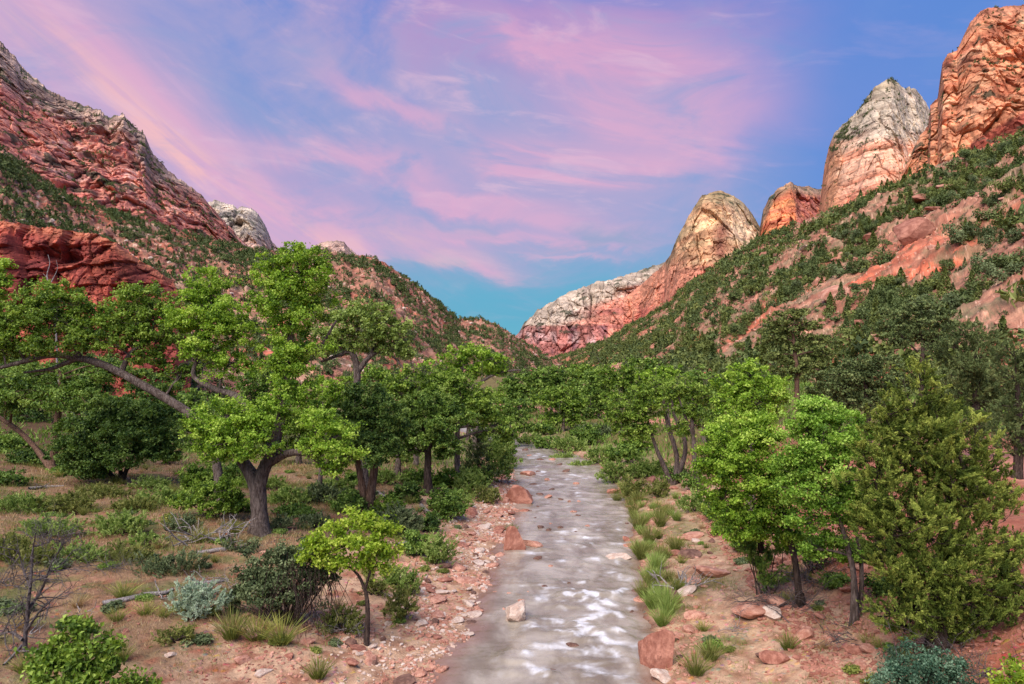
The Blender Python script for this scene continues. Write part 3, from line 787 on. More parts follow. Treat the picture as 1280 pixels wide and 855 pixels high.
rc, gC = loft('red_cliff', 'low deep red cliff band with a shadowed alcove above the cottonwoods', red_cols(), 620, 230, rockN, disp_red, col_redc,
     jag=1.6, seed=13, prof=prof_red, back=1.2, backz=.06, toe=3.0)
# ================================================================== vegetation tools
def unit(v):
    return v/np.maximum(np.linalg.norm(v, axis=-1, keepdims=True), 1e-9)


def rdir(n):
    return unit(rng.normal(size=(n, 3)))


def leaf_quads(c, a, n, L, W, fold=0.25):
    a = unit(a); b = unit(np.cross(n, a)); n2 = np.cross(a, b)
    L = np.asarray(L)[:, None]; W = np.asarray(W)[:, None]
    m = c-a*L*0.08
    v = np.stack([c-a*L/2, m+b*W/2+n2*W*fold, c+a*L/2, m-b*W/2+n2*W*fold], 1)
    return v.reshape(-1, 3)


class Leaves:
    def __init__(s): s.v = []; s.t = []
    def add(s, c, a, n, L, W, tint, fold=.25):
        s.v.append(leaf_quads(c, a, n, L, W, fold)); s.t.append(np.repeat(np.clip(tint, 0, 1), 4))
    def count(s): return sum(len(x) for x in s.v)//4
    def mesh(s, name, mat, off=(0, 0, 0)):
        v = np.concatenate(s.v)-np.array(off); t_ = np.concatenate(s.t)
        return new_mesh(name, v, np.arange(len(v)).reshape(-1, 4), mat, False, attrs={'tint': t_})


class Tubes:
    def __init__(s): s.v = []; s.f = []; s.n = 0
    def add(s, pts, rad, sides=6, rough=0.0):
        pts = np.asarray(pts, float); rad = np.asarray(rad, float)
        k = len(pts)
        tg = np.gradient(pts, axis=0); tg = unit(tg)
        ref = np.array([0.13, 1.0, 0.21]) if abs(tg[0, 2]) > .5 else np.array([0.1, 0.2, 1.0])
        b = unit(np.cross(tg, ref)); c = np.cross(tg, b)
        a = np.linspace(0, 2*np.pi, sides, endpoint=False)
        rr = rad[:, None]*(1+(rough*rng.normal(size=(1, sides)) if rough else 0)+(rough*.5*rng.normal(size=(k, sides)) if rough else 0))
        v = pts[:, None, :]+rr[..., None]*(np.cos(a)[None, :, None]*b[:, None, :]+np.sin(a)[None, :, None]*c[:, None, :])
        i = np.arange(k-1)[:, None]*sides+np.arange(sides)[None, :]
        j = np.arange(k-1)[:, None]*sides+(np.arange(sides)[None, :]+1) % sides
        s.f.append(np.stack([i, j, j+sides, i+sides], -1).reshape(-1, 4)+s.n)
        s.v.append(v.reshape(-1, 3)); s.n += k*sides
    def mesh(s, name, mat, off=(0, 0, 0)):
        return new_mesh(name, np.concatenate(s.v)-np.array(off), np.concatenate(s.f), mat, True)


def smooth_path(pts, n):
    pts = np.asarray(pts, float)
    if len(pts) == 2: pts = np.array([pts[0], (pts[0]+pts[1])/2, pts[1]])
    p = np.concatenate([[2*pts[0]-pts[1]], pts, [2*pts[-1]-pts[-2]]])
    out = []
    for i in range(1, len(p)-2):
        for q in np.linspace(0, 1, n, endpoint=False):
            out.append(.5*((2*p[i])+(-p[i-1]+p[i+1])*q+(2*p[i-1]-5*p[i]+4*p[i+1]-p[i+2])*q*q+(-p[i-1]+3*p[i]-3*p[i+1]+p[i+2])*q**3))
    out.append(p[-2])
    return np.array(out)


def limb(T, pts, rad, sides=7, n=4, wob=.06, rough=.06):
    pp = smooth_path(pts, n); rr = np.interp(np.linspace(0, 1, len(pp)), np.linspace(0, 1, len(rad)), rad)
    L = np.linalg.norm(pp[-1]-pp[0])
    w_ = rng.normal(size=pp.shape)*wob*L/len(pp); w_[0] = 0
    pp = pp+np.cumsum(w_, 0)*.5
    T.add(pp, rr, sides, rough)
    return pp


def twigs(T, p, d, L, r, lev, spread=.7, droop=0.0, nchild=3):
    """a bare branching stick"""
    d = d/np.linalg.norm(d)
    k = 5; pts = [np.array(p, float)]; dd = d.copy()
    for i in range(k):
        dd = dd+rng.normal(size=3)*.16+np.array([0, 0, -droop]); dd /= np.linalg.norm(dd)
        pts.append(pts[-1]+dd*L/k)
    T.add(np.array(pts), np.linspace(r, r*.45, k+1), 4 if r < .03 else 6)
    if lev > 0:
        for j in range(nchild):
            q = rng.integers(2, k+1)
            nd = dd+rng.normal(size=3)*spread; nd[2] += .15
            twigs(T, pts[q], nd, L*rng.uniform(.45, .7), r*.5, lev-1, spread, droop, nchild)


BARK_G = bark_mat('bark_cottonwood', lin(74, 60, 54), lin(134, 118, 110))
BARK_D = bark_mat('bark_dark', lin(48, 38, 34), lin(92, 76, 68))
BARK_P = bark_mat('dead_wood', lin(132, 120, 116), lin(200, 188, 182), 9)
BARK_R = bark_mat('bark_reddish', lin(84, 60, 48), lin(140, 110, 92))
TWIG_G = bark_mat('grey_twigs', lin(84, 74, 74), lin(142, 130, 128), 12)
LM = {  # tree ramps reach down to darker greens that stand in for inner crown shade
 'bright': leaf_mat('leaf_bright', lin(70, 100, 28), lin(136, 170, 50), lin(196, 216, 102), .38),
 'pale': leaf_mat('leaf_pale', lin(84, 104, 46), lin(138, 158, 76), lin(184, 198, 116), .36),
 'cotton': leaf_mat('leaf_cottonwood', lin(60, 84, 28), lin(114, 142, 48), lin(170, 190, 88), .34),
 'mid': leaf_mat('leaf_mid', lin(58, 82, 34), lin(108, 136, 54), lin(160, 180, 92), .32),
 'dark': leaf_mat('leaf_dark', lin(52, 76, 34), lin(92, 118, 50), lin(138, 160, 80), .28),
 'lime': leaf_mat('leaf_lime', lin(84, 112, 26), lin(146, 172, 46), lin(200, 212, 96), .42),
 'ash': leaf_mat('leaf_ash', lin(76, 110, 34), lin(136, 174, 62), lin(190, 214, 108), .36),
 'juniper': leaf_mat('leaf_juniper', lin(52, 66, 26), lin(96, 112, 44), lin(168, 176, 84), .18, .1),
 'pinyon': leaf_mat('leaf_pinyon', lin(58, 70, 42), lin(92, 106, 62), lin(132, 142, 90), .15, .1),
 'pinyon2': leaf_mat('leaf_pinyon_olive', lin(64, 74, 40), lin(104, 114, 60), lin(142, 148, 86), .15, .1),
 'grey': leaf_mat('leaf_scrub_oak', lin(60, 72, 46), lin(94, 106, 70), lin(138, 148, 106), .15, .1),
 'teal': leaf_mat('leaf_teal', lin(42, 70, 52), lin(78, 106, 82), lin(126, 150, 122), .15, .15),
 'sage': leaf_mat('leaf_sage', lin(120, 138, 112), lin(160, 178, 150), lin(196, 208, 184), .15, .1),
 'willow': leaf_mat('leaf_willow', lin(84, 108, 48), lin(128, 150, 74), lin(172, 186, 110), .3, .1),
 'reed': leaf_mat('leaf_reed', lin(78, 86, 42), lin(114, 122, 60), lin(160, 158, 96), .3, .1),
 'dry': leaf_mat('leaf_dry_grass', lin(132, 100, 74), lin(178, 146, 110), lin(214, 190, 152), .25, .1),
 'yucca': leaf_mat('leaf_bunchgrass', lin(84, 98, 40), lin(128, 136, 66), lin(180, 172, 96), .2, .1),
}


def add_lobe(Lv, c, r, Y, cover=3.0, kind='leaf', ls=None, spread=1.0, tint0=0.0):
    """fill an uneven lobe with clumps of leaves; returns the clump centres"""
    c = np.asarray(c, float); r = np.asarray(r, float)
    pxm = 679.0/Y
    Ls = ls or max(.105, 2.5/pxm)
    Wf = .82 if kind == 'leaf' else .36
    A = math.pi*r[0]*r[2]*pxm*pxm
    la = Ls*Ls*Wf*.5*.62*pxm*pxm
    N = int(cover*A/la*(1.0 if kind == 'leaf' else .8))
    rm = float(r.mean())
    rc = np.clip(.22*rm, .2, .9) if kind == 'leaf' else np.clip(.26*rm, .2, .6)
    nc = int(np.clip(1.9*(rm/rc)**2, 6, 80))
    d = rdir(nc); d[:, 2] = d[:, 2]*.9+.12
    rad = rng.uniform(.25, 1.0, nc)**.55*(1+.22*rng.normal(size=nc))*spread
    cc = c+d*r*rad[:, None]
    wgt = rng.uniform(.35, 1.6, nc); wgt /= wgt.sum()
    ct = rng.normal(size=nc)*.20
    for i in range(nc):
        m = max(4, int(N*wgt[i]))
        rr = rc*rng.uniform(.7, 1.35)
        if kind == 'leaf':
            p = rng.normal(size=(m, 3))*np.array([.52, .52, .36])*rr
            p += cc[i]
            nrm = rdir(m)+np.array([0, -.25, .8])+.5*d[i]
            a = rdir(m)+np.array([0, 0, -.35])
            tint = .47+tint0+ct[i]+.20*rng.normal(size=m)  # random leaf tone, its spread widened to paint shade inside the crown too
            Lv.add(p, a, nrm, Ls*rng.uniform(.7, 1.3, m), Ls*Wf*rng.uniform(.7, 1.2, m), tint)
        else:
            ax = unit(d[i]*np.array([.75, .75, .3])+np.array([0, 0, .75])+.25*rng.normal(size=3))
            # several plumes per clump
            k = 4
            for q in range(k):
                mm = max(3, m//k)
                a1 = unit(ax+.35*rng.normal(size=3))
                o = cc[i]+rng.normal(size=3)*rr*.55
                s_ = rng.uniform(0, 1, mm)
                ln = rr*rng.uniform(1.0, 1.9)
                p = o+a1*((s_-.3)*ln)[:, None]+rng.normal(size=(mm, 3))*(rr*.20*(1-.75*s_))[:, None]
                a = a1+.45*rng.normal(size=(mm, 3))
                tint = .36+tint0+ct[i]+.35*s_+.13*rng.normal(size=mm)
                Lv.add(p, a, rdir(mm)+np.array([0, -.3, .4]), Ls*rng.uniform(.8, 1.5, mm), Ls*Wf*rng.uniform(.7, 1.3, mm), tint)
    return cc


def base_at(px, Y):
    x = (px-640)*Y/F
    return np.array([x, Y, float(ground_z(x, Y))])


def root_at(name, b):
    o = bpy.data.objects.new(name, None); sc.collection.objects.link(o); o.location = tuple(b)
    o.empty_display_size = .5
    return o


def tree(name, label, px, Y, limbs, lobes, mat='cotton', bark=BARK_G, cat='tree', group=None, kind='leaf', cover=2.15, r0=.3, twig=8, dead=0, spread=1.0, ls=None, bz=None, deadmat=None):
    """limbs: lists of (px, py, dY, radius), None = the foot; lobes: (px, py, rx, ry, dY[, tint])"""
    b = base_at(px, Y)
    if bz is not None: b[2] = bz
    root = root_at(name, b); tag(root, label, cat, group)
    T = Tubes(); nodes = []
    def pt(p): return P(p[0], p[1], Y+p[2])
    foot = b+np.array([0, 0, -.25])
    if limbs:
        for L_ in limbs:
            pts = [foot if p is None else pt(p) for p in L_]
            rad = [r0*1.25 if p is None else p[3] for p in L_]
            pp = limb(T, pts, rad, 9, 5, .05, .07)
            rr = np.interp(np.linspace(0, 1, len(pp)), np.linspace(0, 1, len(rad)), rad)
            nodes += list(zip(pp, rr))
        # root flare
        T.add(np.array([b+[0, 0, -.3], b+[0, 0, .05], b+[0, 0, .5]]), [r0*1.75, r0*1.4, r0*1.02], 9, .08)
    else:
        top = np.mean([pt((l[0], l[1]+l[3]*.5, l[4])) for l in lobes], 0)
        pp = limb(T, [foot, b*.45+top*.55+rng.normal(size=3)*.1, top], [r0*1.2, r0*.75, r0*.35], 8, 5)
        nodes += list(zip(pp, np.linspace(r0*1.2, r0*.35, len(pp))))
    Lv = Leaves()
    NP = np.array([n[0] for n in nodes]); NR = np.array([n[1] for n in nodes])
    for l in lobes:
        dY = l[4]; Yl = Y+dY; c = P(l[0], l[1], Yl)
        rx = l[2]*Yl/F; rz = l[3]*Yl/F; r = np.array([rx, (rx+rz)*.5, rz])
        r = r*(1.10 if kind == 'spray' else 1.0)
        cc = add_lobe(Lv, c, r, Yl, cover, kind, ls, spread, l[5] if len(l) > 5 else 0.0)
        for q in range(2 if (kind == 'leaf' and Yl < 95) else 1):
            dv = rdir(1)[0]; dv[1] = abs(dv[1]) if rng.random() < .6 else dv[1]
            c3 = c+dv*r*rng.uniform(.75, 1.15); c3[2] -= .12*r[2]
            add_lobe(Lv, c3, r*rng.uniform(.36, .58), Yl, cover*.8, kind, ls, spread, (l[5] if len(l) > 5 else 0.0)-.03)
        dd = np.linalg.norm(NP-c, axis=1)+np.where(NP[:, 2] > c[2]+.2*rz, 3.0, 0)+np.where(NP[:, 2] < b[2]+.35*(c[2]-b[2]), 1.5, 0)
        j = int(np.argmin(dd)); rj = min(NR[j]*.6, .03+.035*np.linalg.norm(NP[j]-c))
        mid = (NP[j]+c)/2+np.array([0, 0, .1*dd[j]])+rng.normal(size=3)*.08*rx
        lp = limb(T, [NP[j], mid, c], [rj, rj*.7, rj*.45], 6, 3)
        if kind == 'leaf' and l is not None:
            for f_ in (.45, .75):
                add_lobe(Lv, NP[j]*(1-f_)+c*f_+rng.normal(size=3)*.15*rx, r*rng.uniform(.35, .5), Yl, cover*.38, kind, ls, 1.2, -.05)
        for q in range(min(twig, len(cc))):
            s0 = lp[rng.integers(len(lp)//2, len(lp))]
            e0 = cc[rng.integers(len(cc))]
            T.add(smooth_path([s0, (s0+e0)/2+rng.normal(size=3)*.08*rx, e0], 3), np.linspace(rj*.4, .012, 7), 4)
        for q in range(dead):
            o = c+rdir(1)[0]*r*.6
            twigs(T, o, rdir(1)[0]+np.array([0, 0, .1]), rx*.9, max(.018, .022*Y/50), 2, .8)
    tr = link('trunk', T.mesh('trunk', bark, b), root)
    cr_ = link('crown', Lv.mesh('crown', LM[mat], b), root)
    return root


def bush(name, label, px, Y, lobes, mat, kind='leaf', cover=3.0, cat='bush', group=None, stems=10, ls=None, bark=BARK_D, extra=None, spread=1.0):
    """a shrub: stems fan out from the ground; lobes in metres (dx, dy, z, rx, rz) about the foot"""
    b = base_at(px, Y)
    root = root_at(name, b); tag(root, label, cat, group)
    Lv = Leaves(); T = Tubes()
    for (ax, ay, z, rx, rz) in lobes:
        c = b+np.array([ax, ay, z])
        cc = add_lobe(Lv, c, np.array([rx, (rx+rz)*.5, rz]), Y, cover, kind, ls, spread)
        for q in range(max(2, stems//len(lobes))):
            e0 = cc[rng.integers(len(cc))]
            s0 = b+rng.normal(size=3)*np.array([.12, .12, 0])+np.array([ax*.2, ay*.2, -.1])
            T.add(smooth_path([s0, (s0*.6+e0*.4)+rng.normal(size=3)*.08+[0, 0, .1], e0], 4), np.linspace(.035, .012, 9), 5)
    if extra: extra(T, b)
    link('stems', T.mesh('stems', bark, b), root)
    link('foliage', Lv.mesh('foliage', LM[mat], b), root)
    return root


# ================================================================== cottonwoods and other trees, left bank
tree('cottonwood', 'tallest cottonwood on left bank with stout forked trunk and tall narrow crown', 325, 36.5,
     [[None, (324, 640, 0, .42), (321, 605, 0, .42), (303, 575, 0, .28), (292, 556, -.5, .18)],
      [(322, 612, 0, .40), (330, 585, 0, .36), (342, 560, 0, .30), (352, 515, .3, .24), (358, 460, .5, .20), (364, 400, .6, .15), (372, 340, .6, .08)],
      [(342, 565, 0, .26), (320, 530, .3, .22), (298, 497, .5, .2), (268, 486, .8, .17), (240, 466, 1.0, .12), (262, 420, 1.2, .08)],
      [(338, 578, 0, .24), (362, 566, -.4, .19), (388, 568, -.8, .15), (412, 588, -1, .1), (424, 600, -1, .06)],
      [(358, 470, .5, .14), (395, 440, .8, .1), (420, 400, 1, .06)]],
     [(372, 318, 32, 17, .5, .06), (345, 336, 26, 18, .2), (392, 338, 24, 20, .9), (362, 358, 42, 26, .4), (340, 378, 26, 20, 0), (392, 378, 32, 20, 1), (366, 402, 38, 24, .2), (372, 436, 44, 26, .4),
      (354, 458, 32, 24, 0), (372, 488, 34, 20, .2), (350, 505, 24, 16, -.6, -.06), (262, 352, 30, 20, 1.2, .05), (245, 368, 24, 18, 1.0), (262, 396, 42, 26, 1.0), (296, 412, 34, 26, 1.2), (228, 402, 24, 18, .6),
      (250, 436, 34, 20, .8), (288, 452, 30, 18, 1), (282, 520, 44, 22, -1.2, .06), (255, 536, 26, 20, -1.5, .05), (312, 532, 34, 22, -1.4, .04), (282, 556, 40, 20, -1.6), (330, 556, 22, 15, -1.6, -.03), (262, 566, 22, 12, -1.4),
      (398, 524, 30, 16, -1.2, .06), (420, 545, 28, 18, -1.4, .06), (395, 558, 28, 14, -1.2), (432, 570, 24, 15, -1.6, .05), (412, 588, 20, 11, -1.4)],
     r0=.46, twig=9, mat='bright')
tree('cottonwood', 'leaning cottonwood at far left with a heavy dark limb arching over the meadow', 276, 43,
     [[None, (272, 590, 0, .26), (262, 552, 0, .27), (240, 520, 0, .27), (206, 497, 0, .26), (168, 476, -.2, .25), (132, 458, -.4, .23), (98, 448, -.6, .20), (66, 444, -1, .18), (38, 450, -1, .16), (0, 460, -1.4, .1)],
      [(98, 446, -.6, .2), (80, 455, -.4, .14), (60, 462, 0, .1), (30, 466, .4, .06)],
      [(150, 468, -.2, .18), (165, 440, 0, .12), (190, 425, .2, .08)], [(100, 446, -.6, .16), (85, 415, -.4, .12), (70, 385, 0, .06)]],
     [(60, 370, 34, 20, 0, .04), (40, 388, 34, 20, -.5), (90, 388, 32, 20, 0), (15, 400, 30, 18, -1), (64, 408, 42, 22, -.5), (108, 410, 36, 22, 0), (150, 400, 28, 24, .3, .04), (172, 374, 32, 20, .5, .06), (200, 384, 24, 18, .6), (168, 404, 36, 22, .2), (142, 428, 34, 18, -.2),
      (196, 426, 30, 22, .3), (28, 428, 34, 17, -1), (82, 430, 32, 14, -1), (0, 430, 24, 24, -1.2), (182, 448, 24, 13, .2, -.05), (-20, 395, 24, 26, -1), (228, 466, 22, 14, .7, -.05)],
     r0=.32, dead=1, twig=9)
tree('cottonwood', 'sprig of bright cottonwood foliage entering at the left frame edge high up', -26, 38,
     [[None, (-30, 560, 0, .22), (-26, 460, 0, .16), (-12, 380, 0, .08)]],
     [(-2, 330, 15, 12, 0, .1), (-14, 345, 18, 14, 0, .05), (2, 352, 13, 11, 0), (-8, 368, 16, 10, 0)], r0=.25, mat='bright')
tree('cottonwood', 'shaded cottonwood with reddish trunk behind the leaning limb at far left', 68, 54,
     [[None, (66, 580, 0, .3), (70, 550, 0, .28), (72, 520, 0, .24), (76, 480, 0, .18), (74, 455, 0, .12)], [(66, 590, 0, .26), (45, 560, 1, .22), (20, 535, 2, .2), (-10, 515, 3, .16)]],
     [(72, 500, 40, 20, 0), (40, 488, 34, 18, .5), (104, 498, 30, 20, 0), (120, 476, 26, 14, .6), (60, 465, 38, 14, .8), (14, 500, 30, 20, 1), (90, 530, 22, 12, -.4), (6, 472, 26, 15, 1), (135, 460, 24, 12, 1), (160, 470, 22, 12, 2)],
     mat='mid', bark=BARK_R, r0=.36, dead=1)
tree('boxelder', 'low rounded dark green tree with branches sweeping to the meadow on the left', 150, 50,
     [[None, (150, 580, 0, .14), (140, 545, 0, .1)], [None, (165, 570, 0, .12), (185, 540, 0, .08)], [None, (128, 580, 0, .1), (105, 560, 0, .06)]],
     [(150, 512, 38, 18, 0), (120, 524, 34, 18, -.3), (180, 520, 34, 20, 0), (150, 540, 46, 20, -.6, .03), (105, 550, 34, 20, -1), (192, 548, 30, 22, -.3), (90, 572, 30, 16, -1.2, .02), (128, 576, 34, 15, -1.2), (165, 566, 36, 16, -1), (200, 564, 18, 13, -.6), (108, 590, 24, 9, -1.5)],
     mat='dark', bark=BARK_D, r0=.16, cover=3.4)
tree('cottonwood', 'umbrella shaped cottonwood with bare upper trunk and spreading flat topped crown', 455, 50,
     [[None, (457, 610, 0, .32), (452, 560, 0, .30), (447, 510, 0, .28), (447, 462, 0, .26), (440, 440, 0, .20), (425, 444, 0, .14), (402, 452, 0, .08)],
      [(447, 465, 0, .22), (460, 448, 0, .18), (474, 440, .2, .15), (490, 445, .2, .1), (503, 460, .2, .06)], [(441, 442, 0, .14), (438, 425, 0, .1), (432, 410, 0, .06)], [(462, 447, 0, .12), (470, 425, .3, .08)]],
     [(455, 384, 22, 10, 0, .05), (432, 398, 24, 13, -.3, .03), (470, 394, 28, 13, .2, .05), (448, 412, 36, 15, 0, .02), (486, 408, 26, 14, .3), (412, 418, 22, 12, -.4), (400, 436, 18, 10, -.5), (500, 424, 20, 13, .3), (510, 440, 13, 9, .3), (462, 430, 34, 12, .2), (425, 432, 24, 9, -.2), (492, 436, 22, 9, .3)],
     mat='pale', r0=.36, cover=2.1, dead=1, bark=BARK_G)
tree('cottonwood', 'dark leafy cottonwood with twin trunks standing behind the young bright sapling', 458, 43,
     [[None, (452, 600, 0, .22), (445, 560, 0, .18), (448, 520, 0, .12)], [None, (466, 600, 0, .26), (470, 560, 0, .2), (466, 510, 0, .12)]],
     [(462, 496, 30, 18, 0), (444, 520, 28, 20, -.3), (480, 518, 28, 20, 0), (464, 540, 36, 20, -.5), (440, 552, 24, 16, -.6), (484, 552, 24, 18, -.3), (462, 568, 30, 14, -.8), (500, 534, 18, 12, .3)],
     mat='dark', bark=BARK_R, r0=.3, cover=3.2)
tree('cottonwood', 'small leafy cottonwood with pale twigs filling the gap left of the twin trunks', 398, 46,
     [[None, (402, 580, 0, .14), (408, 540, 0, .1)]],
     [(404, 484, 24, 14, 1), (424, 496, 20, 14, 1), (396, 506, 20, 14, 1), (410, 524, 22, 12, 1)],
     mat='bright', r0=.16, dead=2)
tree('cottonwood', 'dark trunked cottonwood leaning left with glossy foliage by a bare pale branch', 535, 52,
     [[None, (534, 590, 0, .26), (534, 560, 0, .24), (527, 530, 0, .16), (512, 505, 0, .1)], [(534, 565, 0, .18), (548, 540, 0, .14), (562, 515, 0, .08)]],
     [(520, 506, 28, 14, 0), (546, 504, 26, 16, .2), (506, 524, 24, 13, -.3), (532, 528, 30, 15, -.2), (562, 522, 26, 16, 0), (510, 548, 22, 13, -.5), (548, 548, 28, 16, -.4), (562, 562, 20, 12, -.4), (498, 566, 17, 10, -.4)],
     mat='mid', bark=BARK_D, r0=.32, cover=3.2)
tree('cottonwood', 'upright cottonwood with straight grey trunk nearest the left edge of the river', 572, 56,
     [[None, (572, 590, 0, .26), (571, 555, 0, .24), (573, 520, 0, .18), (578, 495, 0, .1)]],
     [(576, 478, 28, 13, 0, .03), (556, 492, 26, 14, 0), (598, 496, 24, 13, .2), (578, 508, 34, 15, -.2), (604, 520, 26, 14, 0), (556, 522, 22, 12, -.3), (626, 532, 22, 12, .4), (640, 545, 14, 9, .8)],
     mat='cotton', r0=.3)
tree('cottonwood', 'half bare cottonwood with a spray of silvery dead branches above the river bend', 596, 78,
     [[None, (594, 520, 0, .32), (590, 490, 0, .28), (600, 478, 0, .2), (625, 465, 0, .14), (650, 462, 0, .08)], [(592, 495, 0, .2), (580, 470, 0, .14), (575, 450, 0, .08)]],
     [(590, 440, 28, 8, 0, .06), (570, 450, 22, 9, 0, .04), (614, 446, 22, 9, 0), (592, 460, 28, 11, 0), (566, 470, 18, 9, 0), (622, 462, 16, 7, 0)],
     mat='bright', r0=.4, cover=2.2, dead=4)
tree('cottonwood', 'rounded mid distance cottonwood with a thicket of grey bare twigs at its base', 520, 66,
     [[None, (520, 540, 0, .2), (516, 510, 0, .14)]],
     [(532, 466, 30, 12, 0), (506, 474, 26, 12, 0), (556, 478, 24, 12, 0), (530, 488, 34, 14, 0), (490, 488, 18, 11, 0)], mat='cotton', r0=.24, dead=3)
for spec in [
 ('cottonwood', 'round cottonwood at the river bend with its crown touching the far hill', 690, 140, [(686, 466, 22, 9), (668, 474, 18, 10), (706, 474, 22, 11), (688, 486, 28, 12)], 'mid'),
 ('cottonwood', 'dome crowned cottonwood with short dark trunk above the willow thicket', 704, 112, [(706, 492, 22, 9), (690, 502, 18, 10), (722, 502, 18, 10), (706, 512, 26, 11)], 'cotton'),
 ('cottonwood', 'dark cottonwood mass right of the domed one at the bend', 748, 125, [(742, 474, 22, 11), (762, 482, 18, 12), (738, 494, 24, 12), (758, 504, 20, 13), (738, 514, 20, 10)], 'mid'),
 ('cottonwood', 'pale green cottonwood whose top overlaps the wooded talus slope', 776, 100, [(772, 462, 20, 9), (790, 468, 16, 9), (768, 476, 22, 10), (790, 484, 18, 10)], 'cotton'),
 ('cottonwood', 'hazy grey green cottonwood beyond the half bare tree', 650, 150, [(648, 476, 18, 9), (634, 484, 16, 9), (660, 488, 20, 10), (644, 500, 22, 10)], 'mid'),
 ('cottonwood', 'small crown peeping between the leaning limb and the tallest cottonwood', 330, 80, [(330, 470, 26, 14), (310, 490, 28, 16), (345, 500, 26, 16), (320, 520, 26, 14)], 'mid'),
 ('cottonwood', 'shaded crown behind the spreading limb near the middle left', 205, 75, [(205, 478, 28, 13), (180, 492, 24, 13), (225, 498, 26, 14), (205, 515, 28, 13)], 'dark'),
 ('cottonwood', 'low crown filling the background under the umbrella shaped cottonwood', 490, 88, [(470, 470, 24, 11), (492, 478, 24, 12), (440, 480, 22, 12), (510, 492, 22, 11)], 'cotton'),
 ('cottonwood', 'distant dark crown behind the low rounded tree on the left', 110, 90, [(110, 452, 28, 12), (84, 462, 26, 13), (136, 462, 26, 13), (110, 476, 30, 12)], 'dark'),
 ('cottonwood', 'far crown behind the shaded reddish trunk at the frame edge', 20, 84, [(20, 462, 30, 13), (46, 474, 26, 12), (-6, 478, 26, 14), (20, 496, 30, 14), (30, 520, 34, 14)], 'dark'),
 ('cottonwood', 'broad olive crown over the bank beyond the upright grey trunk', 640, 95, [(636, 506, 24, 9), (616, 516, 20, 10), (652, 520, 14, 9)], 'mid'),
 ('cottonwood', 'green crown behind the leaning grey trunks in the middle right', 836, 90, [(830, 464, 20, 8), (812, 472, 18, 9), (850, 474, 20, 10), (832, 484, 24, 11)], 'bright'),
 ('cottonwood', 'dusky crown between the leaning grey trunks and the wooded slope', 880, 75, [(878, 470, 18, 10), (864, 484, 18, 12), (892, 488, 18, 13), (876, 502, 20, 12)], 'mid'),
 ('cottonwood', 'leafy crown filling the gap right of the stout forked trunk', 372, 62, [(362, 520, 26, 14), (384, 530, 24, 14), (350, 540, 24, 13), (400, 545, 20, 12)], 'cotton'),
 ('cottonwood', 'low crown between the twin trunks and the dark trunked cottonwood', 496, 60, [(490, 520, 18, 12), (500, 540, 18, 12), (488, 556, 16, 10)], 'mid'),
 ('cottonwood', 'far crown seen under the spray of silvery dead branches', 585, 100, [(560, 490, 22, 11), (590, 500, 22, 11), (615, 498, 20, 10), (575, 515, 24, 11)], 'cotton'),
 ('cottonwood', 'crown closing the view between boxelder and leaning trunk', 250, 70, [(250, 500, 26, 14), (232, 525, 24, 14), (262, 530, 24, 14), (248, 552, 24, 11)], 'mid'),
 ('cottonwood', 'sunlit crown beyond the upright grey trunk on the left bank', 545, 84, [(540, 460, 22, 9), (556, 470, 20, 10), (530, 478, 20, 10)], 'bright'),
 ('cottonwood', 'crown beyond the three leaning trunks on the right', 812, 120, [(800, 456, 18, 8), (820, 460, 18, 8), (812, 470, 22, 9)], 'mid'),
 ('cottonwood', 'pale crown at the foot of the wooded slope at the bend', 726, 160, [(720, 462, 18, 7), (736, 466, 16, 8), (724, 474, 20, 8)], 'cotton'),
 ('cottonwood', 'dim crown behind the brilliant green cottonwood', 900, 62, [(900, 505, 18, 13), (890, 525, 18, 13), (904, 545, 18, 13)], 'mid'),
]:
    nm, lb, px, Y, lb_, mt = spec
    lo_ = max(q[1] for q in lb_); wd = max(q[2] for q in lb_)
    tree(nm, lb, px, Y, None, [(*q, 0) for q in lb_]+[(px-wd*.55, lo_+13, wd*.6, 9, 0), (px+wd*.5, lo_+15, wd*.6, 9, 0)], mat=mt, r0=.3, twig=5, dead=1 if Y < 115 else 0)
tree('juniper', 'dark conical juniper beside the willows on the left river bank', 597, 60, [[None, (597, 560, 0, .1), (597, 540, 0, .05)]],
     [(597, 543, 9, 9, 0), (596, 556, 14, 9, 0), (598, 570, 18, 10, 0), (595, 584, 19, 10, 0), (600, 594, 18, 8, 0)], mat='pinyon', kind='spray', bark=BARK_D, r0=.12)

# right bank
tree('cottonwood', 'cottonwood with three leaning grey trunks over the stony right bank', 842, 58,
     [[None, (822, 565, 0, .16), (812, 535, 0, .12), (806, 515, 0, .08)], [None, (846, 570, 0, .2), (836, 535, 0, .18), (830, 505, 0, .12), (832, 490, 0, .08)], [None, (856, 560, 0, .18), (842, 520, .3, .14), (838, 500, .3, .1)]],
     [(800, 490, 24, 11, 0, .03), (782, 504, 22, 12, 0), (812, 506, 24, 13, -.3), (792, 522, 26, 13, -.3), (826, 480, 22, 9, 0), (770, 520, 16, 10, 0), (806, 540, 22, 12, -.5), (780, 538, 18, 10, 0)],
     mat='cotton', r0=.22, dead=1)
tree('cottonwood', 'cottonwood with upright dark stem and bare silver twigs beside the leaning trunks', 872, 54,
     [[None, (868, 575, 0, .2), (866, 545, 0, .17), (864, 515, 0, .12), (866, 495, 0, .08)], [(866, 545, 0, .12), (852, 505, 0, .08), (846, 488, 0, .05)]],
     [(856, 484, 24, 10, 0, .08), (876, 494, 18, 11, 0), (838, 492, 18, 9, 0), (866, 512, 20, 12, 0), (850, 536, 16, 10, 0), (880, 530, 12, 10, 0)], mat='cotton', r0=.22, dead=3, cover=2.3)
